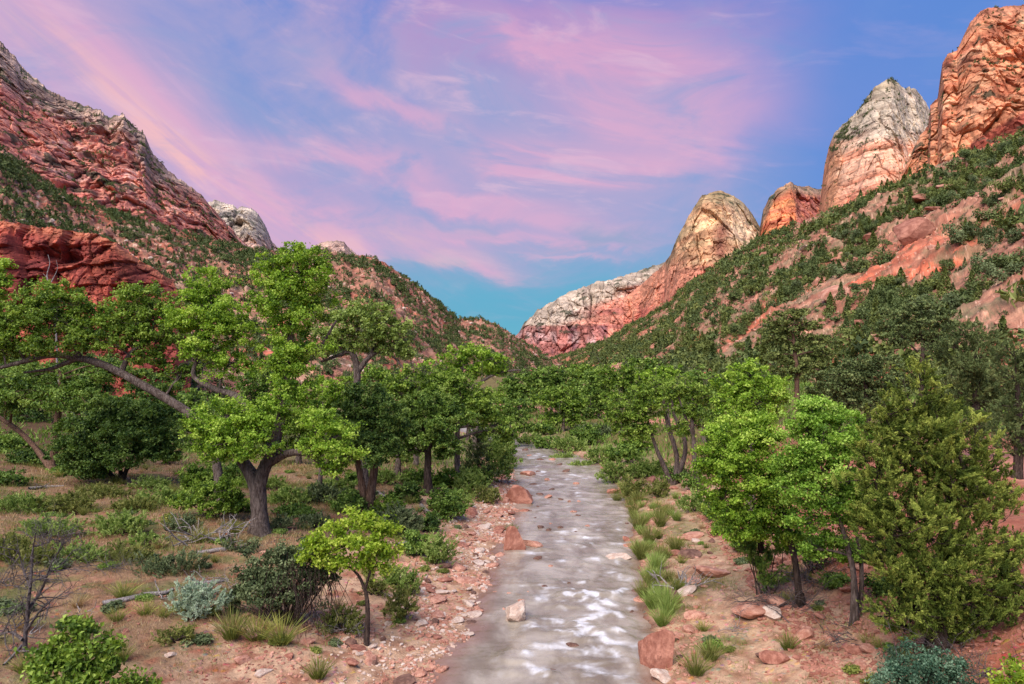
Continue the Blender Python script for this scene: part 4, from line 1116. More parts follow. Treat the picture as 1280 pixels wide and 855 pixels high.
tree('cottonwood', 'brilliant green cottonwood rising behind the nearest right bank trees', 938, 40,
     [[None, (940, 560, 0, .2), (942, 520, 0, .15), (938, 490, 0, .1)]],
     [(938, 466, 28, 14, 0, .12), (916, 482, 26, 16, 0, .08), (962, 482, 26, 15, 0, .08), (940, 494, 38, 18, -.3, .05), (910, 506, 22, 14, 0), (970, 504, 20, 14, 0), (936, 520, 34, 14, -.3)],
     mat='bright', r0=.24)
tree('cottonwood', 'bright yellow green tree with slender dark trunk on the right shore', 1000, 26.5,
     [[None, (996, 710, 0, .13), (988, 670, 0, .12), (980, 640, 0, .10), (966, 610, 0, .08), (946, 588, 0, .05)], [(990, 680, 0, .09), (984, 640, .3, .08), (992, 600, .4, .05)], [(952, 690, 1.5, .14), (950, 650, 1.2, .12), (955, 610, .8, .08), (940, 570, .4, .05)]],
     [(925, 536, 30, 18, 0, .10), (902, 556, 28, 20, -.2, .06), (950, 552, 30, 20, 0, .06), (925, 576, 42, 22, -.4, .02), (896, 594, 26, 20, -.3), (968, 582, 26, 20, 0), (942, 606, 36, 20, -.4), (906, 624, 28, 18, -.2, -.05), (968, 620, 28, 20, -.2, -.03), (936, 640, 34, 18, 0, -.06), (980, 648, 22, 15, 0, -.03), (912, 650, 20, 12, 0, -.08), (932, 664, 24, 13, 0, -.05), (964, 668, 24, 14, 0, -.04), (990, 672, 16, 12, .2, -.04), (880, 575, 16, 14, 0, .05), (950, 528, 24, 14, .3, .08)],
     mat='bright', r0=.14, bark=BARK_D, cover=3.0)
tree('ash_tree', 'fresh green ash with two thin grey trunks left of the big juniper', 1068, 23.5,
     [[None, (1066, 720, 0, .09), (1058, 680, 0, .08), (1046, 640, 0, .06), (1030, 600, 0, .04)], [(1074, 765, .2, .09), (1076, 720, .2, .08), (1070, 670, .2, .06), (1050, 610, .2, .04)]],
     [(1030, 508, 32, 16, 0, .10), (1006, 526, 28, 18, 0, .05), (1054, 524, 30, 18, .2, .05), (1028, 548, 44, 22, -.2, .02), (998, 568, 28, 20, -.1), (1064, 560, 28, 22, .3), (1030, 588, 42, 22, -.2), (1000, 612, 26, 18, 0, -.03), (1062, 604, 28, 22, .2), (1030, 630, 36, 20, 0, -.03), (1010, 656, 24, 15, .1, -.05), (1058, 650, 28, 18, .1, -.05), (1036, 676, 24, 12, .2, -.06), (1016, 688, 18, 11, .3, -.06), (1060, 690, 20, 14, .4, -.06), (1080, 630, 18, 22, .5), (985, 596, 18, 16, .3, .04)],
     mat='ash', r0=.12, bark=BARK_G, cover=2.7, ls=.10)
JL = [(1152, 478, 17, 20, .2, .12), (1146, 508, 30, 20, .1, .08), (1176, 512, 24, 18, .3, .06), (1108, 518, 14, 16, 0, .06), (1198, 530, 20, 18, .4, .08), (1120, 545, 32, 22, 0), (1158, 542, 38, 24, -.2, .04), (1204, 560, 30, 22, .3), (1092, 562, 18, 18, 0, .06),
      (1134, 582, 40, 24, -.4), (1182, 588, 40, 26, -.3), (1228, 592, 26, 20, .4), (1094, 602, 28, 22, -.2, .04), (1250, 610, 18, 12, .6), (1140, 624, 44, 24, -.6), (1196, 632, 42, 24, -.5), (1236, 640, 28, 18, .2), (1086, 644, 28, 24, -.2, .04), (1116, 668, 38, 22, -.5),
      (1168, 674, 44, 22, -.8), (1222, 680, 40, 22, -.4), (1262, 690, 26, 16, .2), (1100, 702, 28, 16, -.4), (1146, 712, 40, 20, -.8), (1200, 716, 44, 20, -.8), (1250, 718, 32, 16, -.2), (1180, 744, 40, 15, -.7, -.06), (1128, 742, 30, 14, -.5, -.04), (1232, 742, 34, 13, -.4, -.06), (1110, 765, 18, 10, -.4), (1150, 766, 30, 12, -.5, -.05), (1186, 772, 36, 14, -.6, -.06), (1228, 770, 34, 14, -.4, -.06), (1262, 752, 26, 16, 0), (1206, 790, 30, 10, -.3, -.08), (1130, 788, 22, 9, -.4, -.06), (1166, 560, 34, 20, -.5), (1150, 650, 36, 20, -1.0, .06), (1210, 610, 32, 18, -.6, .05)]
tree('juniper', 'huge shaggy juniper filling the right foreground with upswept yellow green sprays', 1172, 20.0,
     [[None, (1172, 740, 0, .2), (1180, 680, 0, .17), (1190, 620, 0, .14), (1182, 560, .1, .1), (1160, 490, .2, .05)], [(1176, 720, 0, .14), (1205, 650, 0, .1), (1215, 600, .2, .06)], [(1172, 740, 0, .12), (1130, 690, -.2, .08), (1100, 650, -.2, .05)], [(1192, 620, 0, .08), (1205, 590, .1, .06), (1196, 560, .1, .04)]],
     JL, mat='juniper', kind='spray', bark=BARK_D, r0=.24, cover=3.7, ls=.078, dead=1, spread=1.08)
tree('pinyon_pine', 'flat layered dark pinyon with open branching on the right slope foot', 1150, 64,
     [[None, (1152, 455, 0, .18), (1154, 435, 0, .15), (1150, 410, 0, .1)], [(1154, 440, 0, .1), (1172, 420, 0, .07), (1182, 405, 0, .05)], [(1152, 445, 0, .1), (1132, 425, 0, .07), (1120, 410, 0, .05)]],
     [(1150, 382, 26, 8, 0, .08), (1128, 392, 22, 8, 0), (1172, 394, 22, 8, 0), (1144, 404, 28, 8, 0), (1112, 410, 16, 7, 0), (1184, 410, 16, 7, 0), (1160, 420, 26, 8, 0), (1124, 424, 18, 7, 0), (1180, 430, 18, 8, 0)],
     mat='pinyon', bark=BARK_D, r0=.2, cover=2.6)
tree('pinyon_pine', 'ragged open crowned pine with visible trunk left of the layered pinyon', 995, 88,
     [[None, (996, 470, 0, .3), (993, 440, 0, .25), (990, 410, 0, .15), (992, 395, 0, .08)]],
     [(992, 394, 18, 8, 0, .06), (972, 404, 18, 8, 0), (1012, 406, 18, 8, 0), (990, 414, 22, 8, 0), (965, 424, 16, 8, 0), (1020, 424, 20, 8, 0), (996, 434, 18, 7, 0), (1030, 442, 16, 8, 0), (970, 446, 16, 8, 0), (1012, 458, 20, 9, 0), (985, 466, 20, 9, 0), (1035, 464, 14, 8, 0)],
     mat='pinyon2', bark=BARK_R, r0=.34, cover=2.5)
tree('juniper', 'dense blackish green juniper behind the huge shaggy one at right', 1220, 46,
     [[None, (1220, 470, 0, .2), (1218, 430, 0, .1)]],
     [(1204, 416, 18, 14, 0), (1190, 434, 20, 14, 0), (1222, 428, 22, 16, 0), (1208, 450, 34, 16, 0), (1242, 448, 22, 18, 0), (1192, 472, 28, 16, 0), (1232, 474, 34, 18, 0), (1262, 488, 22, 16, 0), (1214, 500, 36, 18, 0), (1252, 514, 26, 18, 0), (1236, 540, 28, 18, -1)],
     mat='pinyon', kind='spray', bark=BARK_D, r0=.24)
tree('pinyon_pine', 'wide low dark pinyon canopy just behind the ash and juniper tops', 1084, 56,
     [[None, (1084, 500, 0, .2), (1082, 480, 0, .1)]],
     [(1070, 456, 28, 9, 0), (1100, 452, 26, 9, 0, .03), (1046, 468, 24, 9, 0), (1084, 470, 34, 11, 0), (1120, 470, 22, 10, 0), (1056, 486, 28, 10, 0), (1100, 490, 32, 12, 0), (1030, 484, 18, 9, 0), (1076, 504, 30, 12, 0)],
     mat='pinyon', bark=BARK_D, r0=.25)
tree('juniper', 'dark juniper cut by the right frame edge above the dirt trail', 1272, 38,
     [[None, (1275, 520, 0, .2), (1272, 480, 0, .1)]],
     [(1268, 440, 18, 16, 0), (1286, 455, 20, 16, 0), (1262, 470, 20, 14, 0), (1282, 488, 22, 16, 0), (1262, 508, 22, 14, 0), (1284, 524, 22, 16, 0), (1268, 546, 24, 16, 0), (1286, 562, 18, 12, 0)],
     mat='pinyon', kind='spray', bark=BARK_D, r0=.2)
for px, Y, h, lb, mt in [(926, 84, 5, 'small dark juniper between the green cottonwood tops and the red soil', 'pinyon'), (1060, 78, 6, 'bushy dark juniper touching the left side of the layered pinyon', 'pinyon'),
                     (1030, 92, 5, 'olive juniper right of the ragged pine at the slope foot', 'pinyon2'), (900, 96, 6, 'round juniper at the slope foot above the right bank trees', 'pinyon'),
                     (1232, 78, 5.5, 'bright olive juniper upslope from the blackish green one', 'pinyon2'), (1196, 88, 6.5, 'pointed juniper upslope between layered pinyon and frame edge', 'pinyon'),
                     (850, 120, 6.5, 'dark juniper peeking over the leaning grey trunks', 'pinyon'), (950, 110, 6.5, 'tall dark juniper just left of the ragged open pine', 'pinyon')]:
    x = (px-640)*Y/F; z = max(float(ground_z(x, Y)), 5.0)
    k = F/Y; py = HOR-(z-CZ)*k
    tree('juniper', lb, px, Y, None, [(px+rng.uniform(-3, 3)*k*.3, py-h*k*f_, h*k*w_, h*k*.16, 0) for f_, w_ in ((.3, .30), (.5, .27), (.7, .2), (.88, .11))]+[(px-h*k*.16, py-h*k*.4, h*k*.2, h*k*.15, 0), (px+h*k*.18, py-h*k*.45, h*k*.18, h*k*.14, 0)],
         mat=mt, kind='spray', bark=BARK_D, r0=.16, bz=z)
# ================================================================== placing helpers
def hit(px, py, y0=8.0, y1=300.0):
    """where the ray through a reference pixel meets the near ground"""
    ys_ = np.exp(np.linspace(math.log(y0), math.log(y1), 900))
    x_ = (px-640)*ys_/F; zr = CZ-(py-HOR)*ys_/F
    g_ = ground_z(x_, ys_)
    k = np.argmax(zr <= g_)
    if zr[k] > g_[k]: k = len(ys_)-1
    return np.array([x_[k], ys_[k], g_[k]])


def bush_px(name, label, px, py, lobes, mat, **kw):
    """lobes in reference pixels about the foot: (dx, height, rx, rz, dY)"""
    h = hit(px, py); k = h[1]/F
    return bush(name, label, px, h[1], [(l[0]*k, l[4] if len(l) > 4 else 0.0, l[1]*k, l[2]*k, l[3]*k) for l in lobes], mat, **kw)


# ------------------------------------------------------------------ named bushes near the camera
def droop(T, b):
    for q in range(150):
        a = rng.uniform(0, 6.28); s0 = b+np.array([.7+1.0*rng.normal()*.6, -.5+rng.normal()*.3, 1.9+rng.normal()*.35])
        L = rng.uniform(.8, 1.8); d = np.array([math.cos(a)*.35, math.sin(a)*.35-.15, -1.0])
        T.add(smooth_path([s0, s0+d*L*.5+rng.normal(size=3)*.07, s0+d*L+rng.normal(size=3)*.12], 3), np.linspace(.014, .006, 7), 3)
bush_px('scrub_oak', 'big arching grey green thicket with drooping dead stems beside the lime sapling', 358, 780,
        [(-46, 46, 26, 24), (-22, 66, 34, 26), (8, 84, 30, 22), (22, 60, 34, 26), (-8, 38, 40, 22, -.3), (-62, 26, 18, 16), (38, 84, 24, 18), (46, 56, 20, 18)], 'grey', cover=2.8, cat='thicket', stems=60, extra=droop)
tree('young_boxelder', 'lime green sapling with thin dark trunk in front of the arching thicket', 458, 24.3,
     [[None, (459, 760, 0, .085), (455, 735, 0, .07), (444, 715, 0, .05), (420, 700, 0, .03)], [(456, 738, 0, .055), (466, 705, 0, .04), (474, 675, 0, .02)]],
     [(452, 646, 26, 12, .3, .1), (426, 660, 24, 13, .2, .08), (476, 660, 22, 14, .2, .05), (398, 680, 22, 12, 0, .08), (430, 684, 30, 15, -.2, .06), (466, 684, 26, 15, 0), (388, 698, 16, 9, 0, .05), (486, 690, 15, 12, .1), (446, 704, 26, 11, -.2), (410, 702, 20, 9, -.1, .05), (474, 708, 16, 8, 0)],
     mat='lime', r0=.085, bark=BARK_D, cover=2.0, cat='sapling', ls=.12)
bush_px('sagebrush', 'round pale silver green sagebrush at the end of the long log', 247, 772,
        [(-20, 20, 16, 13), (0, 27, 20, 14), (20, 22, 16, 14), (4, 14, 26, 10, -.25), (-12, 30, 12, 9), (14, 32, 12, 8)], 'sage', kind='spray', cover=3.0, cat='sagebrush', ls=.075)
tree('young_cottonwood', 'broad leaved green sapling rising from the bottom left corner', 98, 17,
     [[None, (98, 860, 0, .05), (100, 800, 0, .03)]],
     [(98, 790, 22, 14, 0, .08), (78, 812, 28, 18, 0, .03), (122, 812, 26, 18, 0, .05), (60, 836, 22, 16, 0), (98, 838, 38, 20, -.2), (134, 836, 20, 14, 0), (72, 862, 30, 16, -.2), (116, 864, 30, 16, -.2), (96, 776, 12, 8, 0, .12)],
     mat='cotton', r0=.05, bark=BARK_D, cat='sapling', cover=3.0, ls=.125)
tree('young_cottonwood', 'tiny green shoot beside the bottom left sapling', 182, 17,
     [[None, (182, 870, 0, .02)]], [(184, 852, 14, 7, 0, .05), (164, 846, 9, 9, 0), (190, 864, 14, 7, 0)], mat='cotton', r0=.025, bark=BARK_D, cat='sapling', ls=.11)
bush_px('boxelder_bush', 'leafy green bush leaning over the dead brush pile left of the big trunk', 268, 648,
        [(-22, 26, 22, 15), (4, 36, 24, 16), (22, 24, 18, 15), (-40, 18, 18, 11), (8, 14, 26, 12, -.3), (20, 44, 16, 11)], 'cotton', cover=3.0)
bush_px('saltbush', 'low spreading dark green bush on the dry grass above the long log', 208, 716,
        [(-26, 6, 22, 6), (0, 11, 28, 9), (24, 7, 22, 8), (4, 5, 36, 5, -.3)], 'grey', kind='spray', cover=3.0)
bush_px('willow_bush', 'low round green bush at the edge of the far left clearing', 212, 580, [(0, 9, 16, 9), (-8, 7, 10, 7), (8, 7, 10, 7)], 'mid', cover=3.2)
bush_px('teal_bush', 'blue green bush at the bottom edge below the huge juniper', 1150, 905,
        [(-30, 50, 28, 22), (0, 66, 34, 24), (32, 54, 28, 24), (8, 34, 44, 20), (-20, 70, 20, 14), (24, 78, 20, 12)], 'teal', cover=2.8, ls=.07)
bush_px('lime_bush', 'vivid yellow green broadleaf sprig in the bottom right corner', 1262, 905,
        [(-12, 52, 18, 12), (8, 62, 18, 12), (22, 50, 16, 14), (0, 40, 24, 12)], 'lime', cover=2.2, ls=.10)
bush_px('willow_bush', 'upright bright green willow at the foot of the red bank', 958, 742,
        [(0, 34, 16, 22), (-16, 50, 15, 18), (12, 52, 13, 16), (-26, 62, 14, 14), (6, 16, 17, 12)], 'mid', kind='spray', cover=2.9, ls=.11)
bush_px('willow_bush', 'dark green low willow right of the slender dark trunk', 1018, 716,
        [(0, 18, 18, 14), (12, 30, 16, 14), (-10, 26, 14, 12)], 'dark', kind='spray', cover=2.5, ls=.11)
LEFTB = [
 ('dark riverside willow hugging the bank above the curved log', 500, 672, 26, 34, 'grey'), ('slim green willow standing in front of the dark riverside one', 548, 706, 17, 34, 'willow'),
 ('bushy green willow left of the slim willow', 520, 694, 17, 30, 'mid'), ('round dark willow under the pale bare branch', 560, 650, 25, 34, 'mid'),
 ('low willow between the twin trunks and the dark willow', 486, 648, 20, 26, 'cotton'), ('yellow green willow beside the straight grey trunk', 588, 622, 20, 30, 'willow'),
 ('tall willow clump leaning over the left edge of the river', 622, 604, 17, 50, 'willow'), ('farthest willow clump on the left waterline', 632, 586, 14, 44, 'mid'),
 ('willow clump at the river bend below the grey green crown', 612, 572, 18, 34, 'willow'), ('low willow at the left waterline above the red boulder', 596, 610, 16, 24, 'mid'),
 ('green scrub mound right of the stout forked trunk', 362, 630, 28, 16, 'willow'), ('dusky scrub mound behind the arching thicket', 402, 628, 26, 18, 'grey'),
 ('scrub mound hiding the foot of the twin trunks', 438, 640, 22, 24, 'mid'), ('dark scrub mound close to the stout forked trunk', 350, 662, 18, 12, 'grey'),
 ('wide pale green scrub mound on the far left meadow', 30, 640, 40, 16, 'willow'), ('green scrub mound second from the left frame edge', 84, 640, 36, 18, 'reed'),
 ('olive scrub mound at the left frame edge', 4, 700, 34, 24, 'reed'), ('feathery green scrub mound above the dead tree', 62, 672, 36, 20, 'willow'),
 ('feathery scrub mound left of the brush pile', 152, 668, 32, 22, 'willow'), ('yellowish scrub mound in front of the feathery pair', 158, 700, 28, 14, 'reed'),
 ('grassy scrub mound between dead tree and yellowish mound', 104, 702, 28, 17, 'willow'), ('greyish scrub mound behind the leafy bush', 204, 632, 34, 16, 'willow'),
 ('dark scrub mound at the left frame edge under the reddish trunk', 8, 606, 24, 16, 'dark'), ('pale scrub mound under the low rounded tree', 190, 610, 26, 8, 'willow'),
 ('dry twiggy scrub mound beside the long log', 300, 690, 20, 9, 'grey'), ('low olive scrub mound below the sagebrush', 222, 800, 22, 9, 'reed'),
 ('leafy scrub behind the lime sapling', 490, 730, 16, 20, 'willow'), ('scrub at the foot of the lime sapling', 430, 790, 24, 22, 'reed'),
 ('upright scrub right of the lime sapling trunk', 500, 775, 16, 34, 'reed'), ('feathery scrub clump behind the stout forked trunk', 330, 612, 26, 14, 'willow'),
 ('leafy scrub clump right of the stout forked trunk foot', 372, 646, 24, 14, 'mid'),
 ('dark scrub clump above the lime sapling crown', 392, 660, 22, 13, 'grey'),
 ('leafy scrub clump touching the leafy bush', 300, 640, 22, 14, 'cotton'),
 ('feathery scrub clump left of the twin trunks', 418, 618, 24, 16, 'willow'),
 ('leafy scrub clump farther behind the twin trunks', 446, 606, 22, 14, 'mid'),
 ('feathery scrub clump beyond the broken pale timber', 478, 604, 20, 14, 'willow'),
 ('dark scrub clump left of the bare pale branch', 508, 626, 20, 20, 'dark'),
 ('leafy scrub clump behind the dark trunked cottonwood', 520, 606, 22, 16, 'mid'),
 ('leafy scrub clump between dark trunk and straight grey trunk', 556, 612, 18, 22, 'cotton'),
 ('feathery scrub clump at the foot of the straight grey trunk', 574, 636, 16, 16, 'willow'),
 ('dark scrub clump above the slanting grey log', 534, 664, 18, 18, 'dark'),
 ('leafy scrub clump at the foot of the twin trunks', 468, 664, 20, 16, 'mid'),
 ('feathery scrub clump left of the curved silvery log', 478, 700, 16, 16, 'reed'),
 ('feathery scrub clump on the open meadow under the boxelder', 130, 622, 30, 10, 'reed'),
 ('feathery scrub clump under the leaning limb', 256, 604, 24, 12, 'willow'),
 ('feathery scrub clump beside the greyish mound', 170, 640, 26, 14, 'reed'),
 ('dark scrub clump behind the heap of dead branches', 232, 664, 22, 14, 'grey'),
 ('feathery scrub clump left of the heap of dead branches', 184, 684, 24, 12, 'willow'),
 ('feathery scrub clump behind the dead tree top', 48, 704, 26, 14, 'reed'),
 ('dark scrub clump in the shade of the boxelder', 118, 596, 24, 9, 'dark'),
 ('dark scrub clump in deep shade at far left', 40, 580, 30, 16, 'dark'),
 ('leafy scrub clump against the far left slope', 10, 566, 30, 20, 'mid'),
 ('leafy scrub clump near the thin distant log', 86, 592, 22, 10, 'mid'),
 ('feathery scrub clump just above the curved silvery log', 506, 668, 14, 16, 'willow'),
 ('feathery scrub clump close to the waterline above the rounded boulder', 610, 630, 14, 16, 'reed'),
 ('feathery scrub clump right of the lime sapling foot', 470, 742, 16, 14, 'reed'),
 ('tall leafy scrub screening the foot of the leaning cottonwood', 250, 618, 24, 34, 'cotton'),
 ('leafy scrub under the left limb of the stout forked trunk', 288, 606, 20, 26, 'mid'),
 ('small scrub on the red rubble left of the shore', 512, 742, 12, 24, 'willow'),
]
for lb, px, py, rx, h, mt in LEFTB:
    rx *= 1.12; h *= 1.15
    bush_px('willow_bush' if 'willow' in lb else 'scrub', lb, px, py, [(0, h*.55, rx*.8, h*.42), (-rx*.5, h*.42, rx*.5, h*.38), (rx*.5, h*.45, rx*.5, h*.38), (rng.uniform(-.3, .3)*rx, h*.72, rx*.5, h*.28), (0, h*.25, rx, h*.25, -.2)],
            mt, kind='leaf' if mt in ('mid', 'dark', 'cotton') else 'spray', cover=2.6, stems=12)
RIGHTB = [
 ('pale willow at the far bend of the right bank', 664, 556, 18, 14, 'willow'), ('green willow beside the pale one at the far bend', 686, 562, 20, 18, 'mid'),
 ('grey green willow in the middle of the right thicket', 712, 566, 22, 20, 'willow'), ('taller green willow under the domed cottonwood', 732, 556, 22, 26, 'mid'),
 ('fresh green willow low over the water at the thicket corner', 702, 578, 16, 12, 'willow'), ('greyish willow at the thicket corner', 752, 578, 22, 22, 'willow'),
 ('round green willow left of the leaning grey trunks', 778, 580, 22, 28, 'mid'), ('green willow between thicket and leaning trunks', 796, 566, 20, 24, 'cotton'),
 ('willow at the feet of the leaning grey trunks', 812, 596, 20, 24, 'willow'), ('dark willow right of the leaning grey trunks', 848, 604, 18, 20, 'dark'),
 ('low willow behind the fresh green waterside one', 742, 548, 26, 18, 'grey'), ('distant willow left of the domed cottonwood', 676, 544, 20, 16, 'mid'),
 ('bright willow on the waterline where the river narrows', 768, 604, 20, 30, 'willow'), ('reedy clump right of that bright waterline willow', 792, 622, 18, 26, 'reed'),
 ('scrub in the shade of the brilliant cottonwood', 900, 650, 20, 22, 'mid'), ('dark scrub clump at the foot of the two ash trunks', 1100, 745, 20, 26, 'dark'),
 ('leafy scrub clump between slender trunk and ash trunks', 1040, 735, 18, 24, 'mid'),
 ('leafy scrub clump under the yellow green tree', 930, 690, 20, 28, 'mid'),
 ('leafy scrub clump left of the yellow green tree foot', 905, 668, 18, 22, 'cotton'),
 ('feathery scrub clump beyond the upright pinkish boulder', 885, 640, 16, 20, 'willow'),
 ('dark scrub clump behind the ash trunks', 1075, 700, 22, 28, 'dark'),
 ('feathery scrub clump left of the blue green bush', 1120, 830, 18, 14, 'teal'),
 ('feathery scrub clump in the fringe by the leaning trunks', 824, 622, 14, 20, 'reed'),
 ('feathery scrub clump nearest the water below leaning trunks', 800, 598, 18, 18, 'willow'),
 ('feathery scrub clump low on the shingle at the far bend', 726, 588, 18, 12, 'willow'),
 ('leafy scrub clump right of the upright dark stem', 870, 612, 18, 22, 'mid'),
 ('leafy scrub clump behind the slender dark trunk', 1000, 690, 20, 30, 'mid'),
 ('sparse scrub on the sand beyond the shaded cottonwood', 866, 640, 14, 24, 'willow'),
]
for lb, px, py, rx, h, mt in RIGHTB:
    bush_px('willow_bush' if 'willow' in lb else 'scrub', lb, px, py, [(0, h*.55, rx*.8, h*.42), (-rx*.5, h*.42, rx*.5, h*.38), (rx*.5, h*.45, rx*.5, h*.38), (0, h*.25, rx, h*.25, -.2)],
            mt, kind='leaf' if mt in ('mid', 'dark', 'cotton') else 'spray', cover=2.6, stems=10)


# ------------------------------------------------------------------ grasses
def tuft_mesh(name, mat, n, h, spread, w=.018, arch=.5):
    Lv = Leaves()
    a = rng.uniform(0, 6.283, n); q = rng.uniform(0, 1, n)**.7*spread
    d = np.stack([np.cos(a)*q, np.sin(a)*q, np.ones(n)], 1); d = unit(d)
    o = np.stack([np.cos(a)*q*.12, np.sin(a)*q*.12, np.zeros(n)], 1)*h*2
    L = h*rng.uniform(.55, 1.1, n)
    side = unit(np.cross(d, rdir(n)))
    c1 = o+d*(L*.3)[:, None]
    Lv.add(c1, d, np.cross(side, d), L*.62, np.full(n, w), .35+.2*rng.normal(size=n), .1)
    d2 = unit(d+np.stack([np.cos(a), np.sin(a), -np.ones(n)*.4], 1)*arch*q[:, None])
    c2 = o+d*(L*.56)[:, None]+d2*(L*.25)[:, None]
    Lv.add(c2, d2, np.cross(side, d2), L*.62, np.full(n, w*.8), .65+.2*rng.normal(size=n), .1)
    return Lv.mesh(name, LM[mat])
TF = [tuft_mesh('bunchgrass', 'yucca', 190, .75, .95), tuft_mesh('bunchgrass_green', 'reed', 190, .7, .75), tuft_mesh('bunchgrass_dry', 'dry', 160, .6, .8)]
TR = [tuft_mesh('reed_clump', 'reed', 300, 1.0, .62, .022), tuft_mesh('reed_clump_green', 'willow', 300, .9, .7, .022)]
def put(name, mesh, loc, s, rz=None, label=None, cat=None, group=None, tilt=0.0):
    o = link(name, mesh, None, tuple(loc)); o.scale = (s, s, s) if np.isscalar(s) else tuple(s)
    o.rotation_euler = (rng.normal()*tilt, rng.normal()*tilt, rng.uniform(0, 6.28) if rz is None else rz)
    return tag(o, label, cat, group)
for px, py, s, k, lb in [(290, 800, 1.5, 1, 'large green bunchgrass between the sagebrush and a dark red rock'), (322, 800, 1.3, 0, 'yellowish bunchgrass left of the dark red rock'), (352, 806, 1.4, 0, 'yellow green bunchgrass right of the dark red rock'),
                    (182, 770, .8, 0, 'bunchgrass tuft growing against the long log'), (146, 778, .7, 0, 'small bunchgrass tuft at the left end of the long log'), (205, 772, .6, 0, 'little bunchgrass tuft just left of the sagebrush'),
                    (152, 826, .9, 1, 'green bunchgrass right of the bottom left sapling'), (98, 760, .9, 2, 'dry bunchgrass above the bottom left sapling'), (888, 826, 1.1, 1, 'vivid green tuft on sand behind the big red boulder'),
                    (870, 845, 1.2, 1, 'wide grass tuft right of the big red boulder'), (398, 850, 1.1, 1, 'grass tuft at the bottom edge below the thicket'), (640, 668, 1.0, 1, 'grass tuft at the waterline behind the rounded pink boulder'),
                    (646, 690, .5, 1, 'sprig of grass at the foot of the rounded pink boulder'), (985, 812, .9, 1, 'fern like tuft at the foot of the red rubble')]:
    h = hit(px, py); put('bunchgrass', TF[k], h-[0, 0, .03], s, label=lb, cat='grass tuft')
ns = 0
for px, py in [(790, 640), (800, 652), (796, 664), (806, 672), (802, 686), (812, 690), (806, 702), (818, 706), (810, 720), (822, 724), (814, 738), (826, 744), (822, 758), (832, 764), (800, 628), (812, 640), (838, 640), (850, 650), (826, 660), (782, 612), (770, 622), (846, 622), (842, 738), (832, 780), (794, 646), (812, 655), (820, 672), (798, 696), (826, 700), (814, 728), (834, 730), (828, 750), (806, 748), (838, 770), (790, 632), (804, 634), (830, 646), (784, 618), (776, 630), (760, 612), (840, 690), (818, 764), (812, 680), (822, 716)]:
    h = hit(px+rng.uniform(-5, 5), py+rng.uniform(-4, 4))
    put('reed_clump', TR[ns % 2], h-[0, 0, .04], rng.uniform(.55, 1.15), label='green reed clump in the fringe lining the right edge of the water', cat='reeds', group='reed clumps along the right waterline')
    ns += 1
cand = rng.uniform([-36, 19], [-6, 58], (3000, 2)); made = 0
for x, y in cand:
    if made >= 90: break
    dl_, _ = river_d(x, y)
    if dl_ < 5 or fbm(x*.3, y*.3, 0, 3, 411) < .02: continue
    px = 640+F*x/y
    if px < -10: continue
    k = int(rng.integers(0, 3))
    put('bunchgrass', TF[k], (x, y, float(ground_z(x, y))-.03), rng.uniform(.45, 1.0), label=['yellow green tuft of bunchgrass among others on the left meadow', 'green tuft of bunchgrass among others on the left meadow', 'straw coloured tuft of bunchgrass on the left meadow'][k], cat='grass tuft', group='bunchgrass tufts on the left meadow')
    made += 1
cand = rng.uniform([6, 20], [26, 60], (3000, 2)); made = 0
for x, y in cand:
    if made >= 46: break
    _, dr_ = river_d(x, y)
    if dr_ < 1 or dr_ > 9 or fbm(x*.4, y*.3, 0, 3, 431) < .0: continue
    k = int(rng.integers(0, 3))
    put('bunchgrass', TF[k], (x, y, float(ground_z(x, y))-.03), rng.uniform(.35, .85), label=['small yellowish tuft of bunchgrass on the right sand bank', 'small green tuft of bunchgrass on the right sand bank', 'small straw coloured tuft of bunchgrass on the right sand bank'][k], cat='grass tuft', group='bunchgrass tufts on the right sand bank')
    made += 1


def cover_grass(name, label, mat, n, box, dens, h, w, tintf=.5):
    x = rng.uniform(box[0], box[1], n*4); y = box[2]*(box[3]/box[2])**rng.uniform(0, 1, n*4)
    d = dens(x, y); k = rng.uniform(0, 1, n*4) < d
    x, y = x[k][:n], y[k][:n]; m = len(x)
    px = 640+F*x/y; k = (px > -60) & (px < 1340); x, y = x[k], y[k]; m = len(x)
    z = ground_z(x, y)
    hh = h*rng.uniform(.5, 1.4, m)*(y/30)**.5
    a = rng.normal(size=(m, 3))*.45; a[:, 2] = 1
    a = unit(a)
    Lv = Leaves()
    Lv.add(np.stack([x, y, z], 1)+a*hh[:, None]*.42, a, rdir(m), hh, w*(y/28)*rng.uniform(.7, 1.4, m), tintf+.22*rng.normal(size=m), .1)
    tag(link(name, Lv.mesh(name, LM[mat])), label, kind='stuff')
cl = lambda v: np.clip(v, 0, 1)
cover_grass('dry_grass', 'short dry straw coloured grass on the left meadow', 'dry', 90000, (-45, -4, 14, 70), lambda x, y: sstep(5, 9, river_d(x, y)[0])*cl(.35+2.0*fbm(x*.35, y*.35, 0, 4, 401)), .20, .014)
cover_grass('meadow_grass', 'green grass and low weeds spreading over the left meadow', 'reed', 85000, (-50, -3, 15, 90), lambda x, y: sstep(5, 9, river_d(x, y)[0])*cl(.02+3.0*fbm(x*.28, y*.28, 0, 4, 402)), .26, .014)
cover_grass('bank_grass', 'sparse weeds on the sandy right bank', 'reed', 34000, (3, 22, 18, 75), lambda x, y: sstep(.3, 1, river_d(x, y)[1])*(1-sstep(8, 12, river_d(x, y)[1]))*cl(.0+2.6*fbm(x*.5, y*.4, 0, 4, 403)), .22, .013)
cover_grass('shore_weeds', 'sparse green weeds among the stones of the left shore', 'willow', 12000, (-9, 2, 18, 75), lambda x, y: sstep(1.5, 3, river_d(x, y)[0])*cl(2.4*fbm(x*.7, y*.5, 0, 4, 404)-.2), .18, .014)
